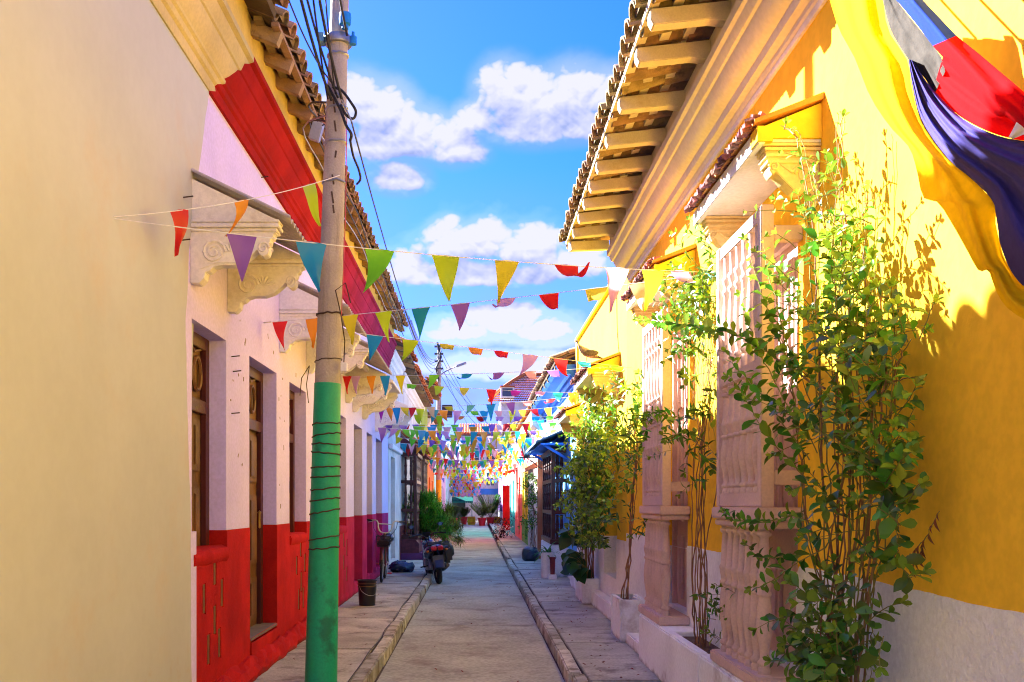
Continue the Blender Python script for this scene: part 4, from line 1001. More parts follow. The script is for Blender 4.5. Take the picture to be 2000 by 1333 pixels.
MB().tube([(c.x+.12, 7.62, 3.0), (pole_c(3.8).x+.115, 7.62, 3.8), (pole_c(4.6).x+.10, 7.62, 4.6)], .004, 5).build('pink_wire', mat('pink_flex', (.6, .12, .14), bump=0), pole)
for k, pts in enumerate((((-.13, 2.6), (-.15, 2.45), (-.13, 2.3)), ((-.13, 2.6), (-.19, 2.5), (-.2, 2.36)))):
    MB().tube([(pole_c(z).x+dx, 7.58, z) for dx, z in pts], .004, 4).build('loose_wire', M_rust, pole)
c = pole_c(5.3)
cl = MB().lathe([(.108, 0), (.112, .01), (.112, .055), (.108, .065)], (pole_c(5.22).x, 7.7, 5.22), 20).build('clamp', M_steel, pole, smooth=True)
MB().box(c.x-.16, c.x-.11, 7.60, 7.70, 5.21, 5.28).build('bolt_plate', mat('blue_grey_metal', (.12, .28, .36), rough=.5, metal=.3, bump=.1), cl)
M_ins = mat('blue_insulator', (.02, .22, .55), rough=.3, bump=0)
MB().lathe([(.0, 0), (.028, 0), (.028, .03), (.046, .035), (.05, .08), (.046, .12), (.03, .128), (0, .13)], (c.x+.07, 7.57, 5.29), 14).build('insulator', M_ins, pole, smooth=True)
MB().lathe([(.03, 0), (.03, .06), (.012, .07), (.012, .1)], (c.x+.13, 7.60, 5.18), 10).build('insulator', M_ins, pole, smooth=True)

far = thing('utility_pole', (-1.78, 45, 0), 'far lamp pole whose foot is painted yellow over green', 'utility pole')
MB().tube([(-1.78, 45, 2.6), (-1.77, 45, 6), (-1.76, 45, 9.0)], [.13, .11, .09], 12).build('shaft', M_concp, far, smooth=True)
MB().tube([(-1.78, 45, 1.55), (-1.78, 45, 2.6)], .136, 12).build('yellow_band', M_yelw, far, smooth=True)
MB().tube([(-1.78, 45, -.1), (-1.78, 45, 1.55)], .137, 12).build('green_band', M_greenp, far, smooth=True)
MB().tube([(-1.75, 44.9, 7.55), (-1.4, 44.8, 7.75), (-.85, 44.7, 8.0)], .03, 7).build('lamp_arm', M_steel, far, smooth=True)
MB().box(-.95, -.45, 44.6, 44.8, 7.98, 8.08, rot=Euler((0, -.35, 0)).to_matrix()).build('lamp_head', M_steel, far, bevel=.02)
for z in (8.9, 8.55, 8.2, 7.85): MB().box(-1.98, -1.56, 44.9, 45.1, z, z+.07).build('crossarm', mat('dark_metal', (.06, .07, .08), rough=.6, bump=.1), far)
MB().tube([(-1.78, 44.85, 7.3), (-1.9, 44.8, 7.9), (-1.66, 44.8, 8.4), (-1.84, 44.85, 9.1)], .05, 6).build('cable_bunch', M_wire, far)
MB().box(-1.62, -1.12, 44.8, 45.0, 5.55, 6.15).build('junction_cabinet', M_black, far, bevel=.02)
def cable(pts, r, label, m=M_wire, group=None):
    o = MB().tube(pts, r, 6).build('cable', m, None, smooth=True, recalc=False); return tag(o, label, 'cable', group)
kp = pole_c(4.72)+Vector((0, -.13, 0))
g1 = 'twisted supply cables running from the near pole towards the upper left'
for k, (dx, dz, r) in enumerate(((0, 0, .013), (.05, .02, .010), (-.03, .01, .008), (.09, -.02, .012), (.03, .05, .006))):
    a = kp+Vector((dx-.02, 0, dz)); b = D(588+k*12, 0, 7.0); b2 = D(540+k*14, -160, 6.4)
    pts = sway(a, b, 10, .04)+sway(b, b2, 4, .02)[1:]; cable(pts, r, 'black cable in the bundle dropping onto the near pole from above', group=g1)
cable(sway(D(652, 166, 7.6), D(560, -10, 6.6), 12, .07)+[D(540, -70, 6.2)], .006, 'thin black wire left of the cable bundle over the tiled eave')
cable(sway(D(678, 70, 7.58), D(660, -20, 7.3), 4, .0), .010, 'short black cable rising along the top of the near pole')
# loops on the pole
def loop(pts, r, label): cable([D(x, y, d) for x, y, d in pts], r, label)
def smooth_pts(pts, n=6):
    pts = [Vector(p) for p in pts]; out = []
    for i in range(len(pts)-1):
        p0 = pts[max(i-1, 0)]; p1 = pts[i]; p2 = pts[i+1]; p3 = pts[min(i+2, len(pts)-1)]
        for k in range(n):
            t = k/n; out.append(.5*((2*p1)+(p2-p0)*t+(2*p0-5*p1+4*p2-p3)*t*t+(3*p1-p0-3*p2+p3)*t**3))
    return out+[pts[-1]]
cable(smooth_pts([D(*p) for p in ((640, 168, 7.56), (655, 195, 7.54), (667, 220, 7.54), (676, 245, 7.54), (686, 262, 7.56), (684, 275, 7.6))]), .012, 'thick black cable hanging in a short drop down the near pole')
cable(smooth_pts([D(*p) for p in ((650, 170, 7.55), (668, 178, 7.53), (685, 200, 7.55), (695, 218, 7.58), (690, 232, 7.58), (676, 225, 7.55), (665, 205, 7.54))]), .011, 'black cable coiled in a loop on the near pole')
cable(smooth_pts([D(*p) for p in ((648, 172, 7.56), (664, 190, 7.54), (676, 214, 7.54), (687, 238, 7.56))]), .007, 'grey cable crossing behind the coil on the near pole', M_steel)
cable(smooth_pts([D(*p) for p in ((684, 275, 7.6), (690, 305, 7.7), (700, 330, 7.8), (704, 350, 7.9), (697, 360, 8.0))]), .010, 'black cable bending from the near pole onto the tiled eave')
# service cables along the left eave
for k, (x, z, m, lb) in enumerate(((-1.60, 5.20, M_wire, 'black service cable looping along the left eave'), (-1.64, 5.10, M_steel, 'grey service cable sagging under the left eave'), (-1.57, 5.33, M_wire, 'upper black service cable tied to the left eave'))):
    pts = [Vector((-1.13, 7.72, 4.6+.08*k))]
    y = 9.0
    while y < 21: pts.append(Vector((x+R.uniform(-.03, .03), y, z+R.uniform(-.10, .05)))); y += R.uniform(.8, 1.4)
    cable(smooth_pts(pts, 4), .009 if k != 1 else .007, lb, m)
cable(sway((pole_c(4.6).x+.12, 7.75, 4.62), (-1.80, 44.9, 8.6), 20, 1.1), .008, 'long thin wire from the near pole to the far lamp pole')
for k in range(5):
    cable(sway((-1.52+.02*k, 19.0+.5*k, 5.55), (-1.85+.05*k, 44.9, 7.7+.28*k), 14, .5+.05*k), .009, 'thin wire fanning from the left eave up to the far lamp pole', group='wires fanning into the far lamp pole')
for k, (x, y, z) in enumerate(((1.3, 62, 6.2), (1.6, 70, 6.0), (.6, 79, 6.0), (2.6, 83, 7.5), (1.4, 50, 4.6))):
    cable(sway((-1.70, 45, 8.8-.3*k), (x, y, z), 12, .5), .011, 'thin wire descending right from the far lamp pole', group='wires descending right of the far lamp pole')
for k in range(3):
    cable(sway((-1.8, 45, 8.2-.4*k), (-1.95, 24+3*k, 5.1), 10, .6), .009, 'thin wire descending left from the far lamp pole', group='wires descending left of the far lamp pole')
cable(smooth_pts([(-1.055+R.uniform(-.02, .015), 7.2+k*.8, .010) for k in range(12)], 3), .0045, 'thin black wire lying along the back of the left kerb')
cable(smooth_pts([D(*p) for p in ((1560, 530, 5.7),)]+[Vector((1.83, 11.3, 4.3)), Vector((1.83, 11.34, 3.9)), Vector((1.828, 11.6, 3.5))], 3) if False else smooth_pts([(1.836, 12.4, 4.42), (1.836, 12.35, 3.8), (1.836, 12.2, 3.45)], 3), .006, 'thin dark wire running down the pale yellow parapet')
# junk of cleats and wires under the left eave
jk = thing('cable_junction', (-1.52, 9.0, 5.0), 'tangle of cable cleats and loose wires on the left eave', 'cable junction')
MB().box(-1.57, -1.47, 8.95, 9.08, 4.95, 5.12, rot=Euler((.2, .3, .1)).to_matrix()).build('box', M_steel, jk, bevel=.008)
for k in range(5):
    p = Vector((-1.52, 9.0, 5.05)); MB().tube(smooth_pts([p, p+Vector((R.uniform(-.1, .15), R.uniform(-.2, .3), R.uniform(-.05, .2))), p+Vector((R.uniform(-.05, .2), R.uniform(-.1, .5), R.uniform(-.35, -.1)))], 5), .006, 5).build('loose_wire', (M_wire, M_steel, M_string)[k % 3], jk)

# ------------------------------------------------------------------ bunting
def pennant_mesh(w, h, mode, seed):
    r = random.Random(seed); mb = MB(); n = 7; m = 4
    a1 = r.uniform(-.5, .5); a2 = r.uniform(.4, 1.2)*r.choice((-1, 1)); tw = r.uniform(-.5, .5)
    sk = r.uniform(-.18, .18); curl = dict(hang=r.uniform(-.5, .5), blown=r.uniform(.8, 1.4)*r.choice((-1, 1)), flip=r.uniform(1.7, 2.6)*r.choice((-1, 1)))[mode]
    # centre line curls away from the vertical, angle growing towards the tip
    x, y, z = 0.0, 0.0, 0.0; line = [(0, 0, 0)]; ang = 0
    for k in range(1, n+1):
        t = k/n; ang = curl*(t**.8) + .15*math.sin(t*5+a1*6)
        z -= math.cos(ang)*h/n; y += math.sin(ang)*h/n; line.append((sk*h*t*t, y, z))
    for k, (cx, cy, cz) in enumerate(line):
        t = k/n; ww = w*(1-t)/2+.0012
        for j in range(m+1):
            u = j/m*2-1
            wob = .10*w*math.sin(u*2.4+a2*3+t*2)*a2*(.25+t)
            mb.v.append(Vector((cx+u*ww*math.cos(tw*t), cy+wob*(1-.4*abs(u))+u*ww*math.sin(tw*t), cz+.006*math.cos(u*2))))
    for k in range(n):
        for j in range(m):
            a = k*(m+1)+j; mb.f.append((a, a+1, a+m+2, a+m+1))
    return mb.mesh('pennant', PEN['red'], smooth=True, recalc=False, angle=180)
PM = {md: [pennant_mesh(.172, .27, md, s*7+q) for s in range(6)] for q, md in enumerate(('hang', 'blown', 'flip'))}
CYC = ['red', 'orange', 'yellow', 'lime', 'teal', 'purple', 'lilac', 'green', 'blue', 'pink', 'yellow', 'orange']
GB = 'strings of bunting hung across the street'
def bunting(A, B, sag, pen, label, r=.003, sc=1.0, rng=R, group=GB):
    A = Vector(A); B = Vector(B); mid = (A+B)/2
    t_ = thing('bunting', mid, label, 'bunting', group)
    pt = lambda t: A.lerp(B, t)-Vector((0, 0, sag*4*t*(1-t)))
    MB().tube([pt(k/20) for k in range(21)], r, 5).build('string', M_string, t_, recalc=False)
    d = (B-A); d.z = 0; d.normalize()
    for item in pen:
        px, colr, md = item[:3]; s = item[3] if len(item) > 3 else 1.0
        if isinstance(px, float) and px <= 1: t = px
        else:
            lo, hi = 0, 1
            for _ in range(30):
                m_ = (lo+hi)/2; p = pt(m_)
                if VX+F*p.x/p.y < px: lo = m_
                else: hi = m_
            t = lo
        p = pt(t); q = pt(min(1, t+.01))-pt(max(0, t-.01)); q.normalize()
        nrm = Vector((-q.y, q.x, 0)).normalized(); up = q.cross(nrm)
        Mx = Matrix((q, nrm, up)).transposed().to_4x4()
        Mx = Matrix.Translation(p) @ Mx @ Matrix.Rotation(rng.uniform(-.12, .12), 4, 'X') @ Matrix.Diagonal((sc*s, sc*s, sc*s, 1))
        place('pennant', rng.choice(PM[md]), t_, Mx, PEN[colr])
    return t_
H, BL, FL = 'hang', 'blown', 'flip'
nailp = P(222, 424, -1.985)
bunting(nailp, pole_c(4.13)+Vector((.06, -.10, 0)), .05, [(350, 'red', H, 1.02), (472, 'orange', BL, 1.0), (603, 'lime', H, 1.15)], 'short bunting with lime pennant from beige wall to near pole')
bunting(nailp+Vector((.0, 0, -.01)), P(1408, 533, 1.83), .05, [(472, 'purple', H), (608, 'blue', H, 1.08), (742, 'green', BL, 1.1), (870, 'lime', H, 1.12), (990, 'yellow', H, 1.05), (1106, 'red', FL, 1.1), (1206, 'pink', H, 1.15), (1275, 'lime', H, 1.1), (1330, 'lilac', FL, 1.1), (1392, 'cyan', FL, .9)],
        'nearest long bunting, with purple and blue pennants left of the pole')
bunting(P(516, 631, -1.99), P(1410, 533, 1.83), .02, [(547, 'red', H), (612, 'orange', H), (684, 'yellow', H), (749, 'lime', H), (822, 'teal', H, 1.05), (899, 'purple', BL, 1.05), (988, 'lilac', FL), (1072, 'red', FL), (1165, 'yellow', FL, 1.1), (1250, 'beige', BL), (1372, 'lime', H, 1.1)],
        'second long bunting with a teal pennant before the blue sky')
bunting(P(562, 634, -1.99), P(1234, 719, 1.83), .0, [(732, 'blue', H, 1.05), (802, 'lime', BL, 1.05), (873, 'yellow', FL), (929, 'orange', FL), (979, 'red', FL), (1036, 'lilac', BL, 1.1), (1096, 'red', BL), (1141, 'cyan', FL), (1205, 'green', FL)],
        'third bunting with a blue pennant left of the magenta cornice end')
bunting(P(669, 735, -1.99), P(1215, 716, 1.83), .03, [(678, 'red', H), (695, 'lilac', H), (725, 'orange', H), (752, 'blue', H, 1.05), (782, 'yellow', H), (848, 'green', BL), (912, 'blue', FL), (974, 'purple', FL), (1036, 'pink', FL), (1080, 'purple', FL)],
        'bunting with an orange and a blue pennant before the lavender hood')
bunting(P(700, 742, -1.99), P(1150, 769, 1.83), .03, [(804, 'green', FL), (858, 'lime', BL), (907, 'yellow', BL), (960, 'red', H), (1007, 'magenta', FL), (1055, 'lilac', FL), (1090, 'cyan', BL), (1120, 'orange', BL)],
        'bunting with one upright red pennant against pale sky')
bunting(P(722, 797, -1.99), P(1148, 772, 1.83), .06, [(745, 'magenta', H), (774, 'blue', H, 1.1), (806, 'red', BL), (842, 'beige', BL), (876, 'yellow', FL), (920, 'mint', BL), (959, 'blue', H, 1.1), (997, 'purple', BL), (1030, 'pink', FL), (1076, 'red', FL), (1118, 'orange', BL)],
        'bunting whose blue pennants hang by lavender hood and tiled roof')
bunting(P(738, 806, -1.99), P(1120, 812, 1.83), .05, [(816, 'lime', BL), (858, 'lime', H), (900, 'orange', FL), (938, 'red', FL), (976, 'lilac', FL), (1012, 'purple', FL), (1047, 'blue', FL), (1075, 'green', FL)],
        'bunting crossing below the far lamp cabinet with lime pennants')
bunting(P(757, 829, -1.99), P(1103, 825, 1.83), .03, [(794, 'red', H), (812, 'purple', H), (824, 'yellow', H), (847, 'blue', H), (858, 'lime', H), (888, 'green', H, 1.1), (922, 'blue', BL), (961, 'purple', H), (990, 'red', BL), (1027, 'red', H), (1064, 'beige', BL), (1080, 'green', BL)],
        'bunting with red and purple pennants over the dark wooden grilles')
rb = random.Random(5)
far_group = 'strings of bunting crossing the far part of the street'
y = 17.5; i = 0
while y < 72 and i < 40:
    yl = y+rb.uniform(-1, 1); yr = yl+rb.uniform(-2.8, 2.8)
    zl = rb.uniform(2.9, 3.5); zr = rb.uniform(2.9, 3.5)
    if y > 45: zl = rb.uniform(2.8, 4.2); zr = rb.uniform(2.8, 4.2)
    n = rb.randint(11, 15); off = rb.randint(0, 11)
    pen = [((k+.5)/n+rb.uniform(-.012, .012), CYC[(k*rb.choice((1, 1, 5))+off) % 12], rb.choice((H, H, H, H, BL, BL, FL)), rb.uniform(.95, 1.1)) for k in range(n)]
    bunting((-1.97, yl, zl), (1.8, max(yl-3, yr), zr), rb.uniform(.05, .22), pen, 'bunting string among those crossing the far part of the street', rng=rb, group=far_group, r=.004)
    y += rb.uniform(1.1, 1.6) if y < 45 else rb.uniform(1.2, 2.4); i += 1
# the dense mass of pennants over the awning
mb_by = {}
for k in range(900):
    c = rb.choice(('pink', 'red', 'orange', 'yellow', 'blue', 'lilac', 'cyan', 'lime', 'pink', 'beige'))
    y = rb.uniform(70, 77.5); row = rb.randint(0, 9)
    x = rb.uniform(-1.95, 1.8 if row > 5 else .3); z = 2.25+row*.24+rb.uniform(-.05, .05)
    mb = mb_by.setdefault(c, MB()); w = rb.uniform(.09, .13)
    mb.quad((x-w, y, z), (x+w, y+rb.uniform(-.05, .05), z), (x+rb.uniform(-.05, .05), y+rb.uniform(-.12, .12), z-.28))
me = bpy.data.meshes.new('pennant_mass'); vs = []; fs = []; mi = []
for k_, (c, mb) in enumerate(mb_by.items()):
    o0 = len(vs); vs += [tuple(v) for v in mb.v]; fs += [tuple(o0+i_ for i_ in f) for f in mb.f]; mi += [k_]*len(mb.f); me.materials.append(PEN[c])
me.from_pydata(vs, [], fs); me.polygons.foreach_set('material_index', mi); me.update()
tag(place('pennant_mass', me, None, Matrix.Identity(4)), 'dense mass of tiny pennants over the green awning', 'bunting', kind='stuff')
# ------------------------------------------------------------------ plants
def leaf_mesh(name, m, shape='obovate', fold=.28, droop=.18):
    'unit length along +Y, normal +Z'
    if shape == 'obovate': ws = [(.0, .012), (.14, .07), (.38, .19), (.64, .27), (.84, .21), (1.0, .01)]
    elif shape == 'lance': ws = [(.0, .012), (.18, .10), (.42, .155), (.70, .12), (1.0, .004)]
    else: ws = [(.0, .02), (.04, .34), (.22, .50), (.5, .44), (.78, .24), (1.0, .01)]
    mb = MB(); n = len(ws)
    for y, w in ws:
        z = -droop*y*y
        mb.v += [Vector((-w, y, z+w*fold)), Vector((0, y, z)), Vector((w, y, z+w*fold))]
    for k in range(n-1):
        a = k*3; mb.f += [(a, a+1, a+4, a+3), (a+1, a+2, a+5, a+4)]
    return mb.mesh(name, m, smooth=True, recalc=False, angle=180)
LF = {('o', k): leaf_mesh('leaf', M_leaf, 'obovate', .15+.25*k, .05+.2*k) for k in range(3)}
LF.update({('l', k): leaf_mesh('leaf', M_leaf2, 'lance', .2+.2*k, .1+.25*k) for k in range(3)})
LY = {k: leaf_mesh('leaf', M_leafy, 'obovate', .3, .1+.15*k) for k in range(2)}
L_dead = leaf_mesh('leaf', M_dead, 'lance', .9, .5)
L_broad = leaf_mesh('leaf', M_leafd, 'broad', .18, .35)
def frame(pos, d, n, s):
    y = Vector(d).normalized(); x = y.cross(Vector(n))
    if x.length < 1e-4: x = y.orthogonal()
    x.normalize(); z = x.cross(y)
    return Matrix.Translation(pos) @ Matrix((x, y, z)).transposed().to_4x4() @ Matrix.Scale(s, 4)
class Vine:
    def __init__(s, seed, kind='o', size=.07, xmax=1.80):
        s.r = random.Random(seed); s.kind = kind; s.size = size; s.leaves = []; s.stems = []; s.xmax = xmax; s.young = []; s.dead = []
    def clampx(s, p):
        if p.x > s.xmax: p.x = s.xmax-abs(s.r.gauss(0, .012))
        return p
    def spine(s, pts, r0, r1, wob=.012):
        ps = smooth_pts(pts, 7); n = len(ps)
        ps = [s.clampx(p+Vector((s.r.gauss(0, wob), s.r.gauss(0, wob), s.r.gauss(0, wob)))) for p in ps]
        s.stems.append((ps, [r0+(r1-r0)*i/(n-1) for i in range(n)])); return ps
    def leafy(s, ps, t0=.0, gap=.05, size=None, dens=1.0, tip=True, sizes=(.75, 1.2), young=.0):
        size = size or s.size; r = s.r; acc = 0; node = r.random()*6
        L = sum((b-a).length for a, b in zip(ps, ps[1:])); run = 0
        for a, b in zip(ps, ps[1:]):
            d = b-a; l = d.length
            if l < 1e-6: continue
            d = d/l; pos = 0
            while acc+l-pos >= gap:
                pos += gap-acc; acc = 0; t = (run+pos)/max(L, 1e-6)
                if t >= t0 and r.random() < dens:
                    p = a+d*pos; side = d.orthogonal().normalized(); node += PI/2+r.uniform(-.3, .3)
                    for q in (0, PI):
                        if r.random() < .12: continue
                        sd = Matrix.Rotation(node+q, 3, d) @ side
                        ld = (sd*r.uniform(.8, 1.1)+d*r.uniform(.25, .7)+Vector((-.10, -.05, r.uniform(-.35, .35)))).normalized()
                        nn = (d*.7+Vector((-.25, -.1, .8))+Vector((r.gauss(0, .3), r.gauss(0, .3), r.gauss(0, .3)))).normalized()
                        sz = size*r.uniform(*sizes)*(1-.45*max(0, t-.6)/.4)
                        s.add(p, ld, nn, sz, r.random() < young+(.25 if t > .9 else 0))
            acc += l-pos; run += l
        if tip:
            d = (ps[-1]-ps[-2]).normalized(); side = d.orthogonal().normalized()
            for k in range(4):
                sd = Matrix.Rotation(k*PI/2+.4, 3, d) @ side
                s.add(ps[-1], (d*1.0+sd*.7).normalized(), (d*.6-sd).normalized()*1.0, size*.55, True)
    def add(s, p, d, n, sz, young=False):
        if (p+d*sz).x > s.xmax+.02: d = Vector((-abs(d.x), d.y, d.z))
        (s.young if young else s.leaves).append((Vector(p), Vector(d), Vector(n), sz))
    def shoot(s, p, d, L, droop=.0, r0=.004, t0=.1, gap=.05, size=None, dens=1.0, wob=.01, up=.0, young=.0):
        p = Vector(p); d = Vector(d).normalized(); pts = [p.copy()]; n = max(4, int(L/.06))
        for k in range(n):
            d = (d+Vector((s.r.gauss(0, .12), s.r.gauss(0, .12), s.r.gauss(0, .12)-droop*L/n*3+up*.1))).normalized()
            p = s.clampx(p+d*L/n); pts.append(p.copy())
        s.stems.append((pts, [r0+(.0015-r0)*i/n for i in range(n+1)])); s.leafy(pts, t0, gap, size, dens, young=young); return pts
    def finish(s, name, loc, label, cat='climbing plant', group=None, maxobj=300, stem_m=None):
        t = thing(name, loc, label, cat, group); m = stem_m or M_stem
        thick = sorted(s.stems, key=lambda q: -max(q[1]))
        for ps, rr in thick[:14]: MB().tube(ps, rr, 6).build('stem', m, t, smooth=True, recalc=False)
        if len(thick) > 14:
            mb = MB()
            for ps, rr in thick[14:]: mb.tube(ps, rr, 4, cap=False)
            mb.build('twigs', M_stemg, t, smooth=True, recalc=False)['kind'] = 'stuff'
        allv = [(q, False) for q in s.leaves]+[(q, True) for q in s.young]
        eye = Vector((0, 0, EYE)); inside = lambda p: 0 < (VX+F*p.x/p.y) < 2000 and 0 < VY-(p.z-EYE)*F/p.y < 1333
        allv.sort(key=lambda e_: -(e_[0][3]/(e_[0][0]-eye).length)*(1 if inside(e_[0][0]) else .01))
        mbs = {False: MB(), True: MB()}
        for k, (q, yg) in enumerate(allv):
            M = frame(*q)
            if k < maxobj: place('leaf', LY[s.r.randint(0, 1)] if yg else LF[(s.kind, s.r.randint(0, 2))], t, M)
            else:
                me = LY[0] if yg else LF[(s.kind, s.r.randint(0, 2))]; mb = mbs[yg]; o = len(mb.v)
                mb.v += [M @ v.co for v in me.vertices]; mb.f += [tuple(i+o for i in f.vertices) for f in me.polygons]
        for yg, mb in mbs.items():
            if mb.v: mb.build('foliage', M_leafy if yg else (M_foli if s.kind == 'o' else M_foli2), t, smooth=True, recalc=False, angle=180)['kind'] = 'stuff'
        for q in s.dead: place('dry_leaf', L_dead, t, frame(*q))
        return t
# --- largest climber, right foreground
v = Vine(3, 'o', .066); r = v.r
base = Vector((1.70, 4.42, .25))
mains = [
    ([(1640, 1000, 1.68), (1655, 700, 1.70), (1650, 400, 1.70), (1645, 228, 1.69)], .0075),
    ([(1690, 1050, 1.70), (1700, 800, 1.72), (1690, 560, 1.73), (1690, 380, 1.72)], .007),
    ([(1615, 1000, 1.62), (1600, 720, 1.62), (1592, 500, 1.64), (1560, 290, 1.60), (1530, 245, 1.56)], .007),
    ([(1660, 1000, 1.68), (1640, 640, 1.70), (1610, 430, 1.70), (1585, 330, 1.70)], .006),
    ([(1710, 1080, 1.70), (1730, 900, 1.72), (1748, 740, 1.74), (1762, 670, 1.76)], .007),
    ([(1590, 1060, 1.6), (1560, 880, 1.58), (1545, 740, 1.57), (1530, 640, 1.57)], .006),
    ([(1670, 1050, 1.72), (1675, 780, 1.75), (1665, 520, 1.76)], .006),
    ([(1700, 1000, 1.66), (1730, 740, 1.68), (1720, 560, 1.70)], .006),
    ([(1650, 1080, 1.60), (1630, 860, 1.60), (1640, 660, 1.62)], .005),
    ([(1685, 1040, 1.70), (1660, 900, 1.72), (1622, 700, 1.74), (1600, 560, 1.76)], .005),
]
spines = []
for pts, rad in mains:
    st = base+Vector((r.uniform(-.08, .06), r.uniform(-.22, .22), 0))
    sp = v.spine([st, st+Vector((r.uniform(-.02, .02), r.uniform(-.05, .05), .45))]+[P(*q) for q in pts], rad, .0028, .006); spines.append(sp)
    v.leafy(sp, .62, .055, .07, .7, sizes=(.6, 1.05))
for sp in spines[:8]:                                    # bare whips between the leafy stems
    for q in range(2):
        o = Vector((r.uniform(-.06, .05), r.uniform(-.10, .10), 0)); v.spine([p+o*(.4+.6*i/7)+Vector((r.gauss(0, .012), r.gauss(0, .02), 0)) for i, p in enumerate(sp[::max(1, len(sp)//7)])], .0045, .002, .004)
def spray(px, py, X, n, L=(.12, .34), size=.075, tilt=0, young=.0, gap=.046, droop=.35, sp=(22, 25)):
    for _ in range(max(2, int(n*.88))):
        p = P(px+r.gauss(0, sp[0]), py+r.gauss(0, sp[1]), X+r.uniform(-.07, .05)); v.clampx(p)
        d = Vector((r.uniform(-.7, .3), r.uniform(-.6, .45), r.uniform(-.2, 1.0)+tilt))
        v.shoot(p, d, r.uniform(*L), droop, .003, .05, gap, size*r.uniform(.8, 1.15), .95, young=young)
for px, py, X, n in ((1640, 330, 1.70, 4), (1600, 400, 1.70, 6), (1670, 440, 1.72, 6), (1580, 500, 1.64, 6), (1640, 530, 1.68, 9), (1690, 520, 1.72, 5), (1580, 590, 1.62, 5), (1620, 610, 1.66, 10), (1690, 620, 1.70, 9),
                     (1580, 690, 1.60, 6), (1630, 700, 1.62, 10), (1700, 700, 1.68, 10), (1742, 690, 1.72, 7), (1575, 770, 1.60, 4), (1620, 790, 1.60, 7), (1690, 800, 1.66, 10), (1735, 790, 1.70, 5),
                     (1580, 870, 1.58, 4), (1670, 880, 1.62, 8), (1728, 880, 1.68, 6), (1640, 960, 1.60, 6), (1700, 970, 1.64, 7), (1738, 950, 1.68, 6), (1630, 1040, 1.6, 5), (1690, 1060, 1.62, 6),
                     (1728, 1030, 1.66, 4), (1590, 960, 1.6, 2)):
    spray(px, py, X, n, young=.10 if py < 560 else .02, size=.058 if py < 480 else .070)
for px, py, n in ((1600, 1190, 7), (1595, 1260, 9), (1640, 1290, 13), (1670, 1240, 5), (1590, 1320, 8), (1635, 1340, 12), (1645, 1180, 5)): spray(px, py, 1.62, n, (.12, .25), .088, -.1, .03, gap=.046)
def run(pts, gap=.07, size=.07, t0=.05, rad=.0035, dens=1, young=0):
    sp = v.spine([P(*q) for q in pts], rad, .0016, .004); v.leafy(sp, t0, gap, size, dens, young=young); return sp
run([(1610, 760, 1.60), (1500, 690, 1.50), (1430, 652, 1.44), (1330, 635, 1.36), (1240, 622, 1.30)], .06, .070, .12, .006)
run([(1570, 800, 1.58), (1520, 660, 1.52), (1480, 550, 1.50), (1452, 462, 1.49)], .055, .066, .1, young=.3)
run([(1580, 830, 1.57), (1530, 640, 1.54), (1497, 520, 1.52), (1490, 462, 1.52)], .055, .066, .2, young=.3)
run([(1570, 860, 1.56), (1500, 720, 1.50), (1462, 630, 1.49), (1445, 570, 1.48)], .055, .066, .05, young=.2)
run([(1580, 900, 1.55), (1510, 800, 1.48), (1440, 720, 1.44), (1420, 690, 1.42)], .06, .08, .1)
run([(1580, 940, 1.55), (1500, 850, 1.49), (1450, 770, 1.46), (1428, 735, 1.45)], .06, .085, .1)
run([(1570, 1000, 1.56), (1500, 1018, 1.50), (1450, 1020, 1.47), (1412, 1000, 1.45)], .045, .062, .05)
run([(1640, 1050, 1.57), (1560, 1100, 1.50), (1500, 1140, 1.45), (1468, 1148, 1.43)], .06, .075, .15, young=.15)
run([(1560, 1080, 1.56), (1490, 1090, 1.50), (1455, 1062, 1.48)], .06, .06, .1)
run([(1690, 1060, 1.64), (1740, 1080, 1.66), (1775, 1125, 1.68), (1800, 1118, 1.70)], .055, .09, .2)
run([(1690, 980, 1.62), (1750, 940, 1.63), (1770, 905, 1.66), (1782, 868, 1.70)], .05, .10, .2)
run([(1700, 900, 1.64), (1745, 980, 1.64), (1755, 1040, 1.64), (1748, 1090, 1.65)], .05, .095, .3)
run([(1700, 780, 1.68), (1745, 748, 1.70), (1785, 738, 1.72)], .06, .085, .2, rad=.005)
sp = run([(1700, 1150, 1.66), (1702, 1230, 1.66), (1700, 1325, 1.66)], .05, .055, .1)
for st, en in (((1770, 1090, 1.74), (1835, 998, 1.78)), ((1775, 1110, 1.74), (1805, 1060, 1.78))):
    sp = v.spine(smooth_pts([P(*st), P((st[0]+en[0])/2, (st[1]+en[1])/2+14, 1.76), P(*en)], 2), .003, .0015, .002)
    for i, p in enumerate(sp[6:]):
        if i % 3 == 0: v.dead.append((p, Vector((-.2, r.uniform(-.9, .5), -1)), Vector((-1, -.3, .2)), r.uniform(.035, .055)))
v.finish('climbing_vine', base, 'largest leafy green climber over the yellow wall in the foreground')
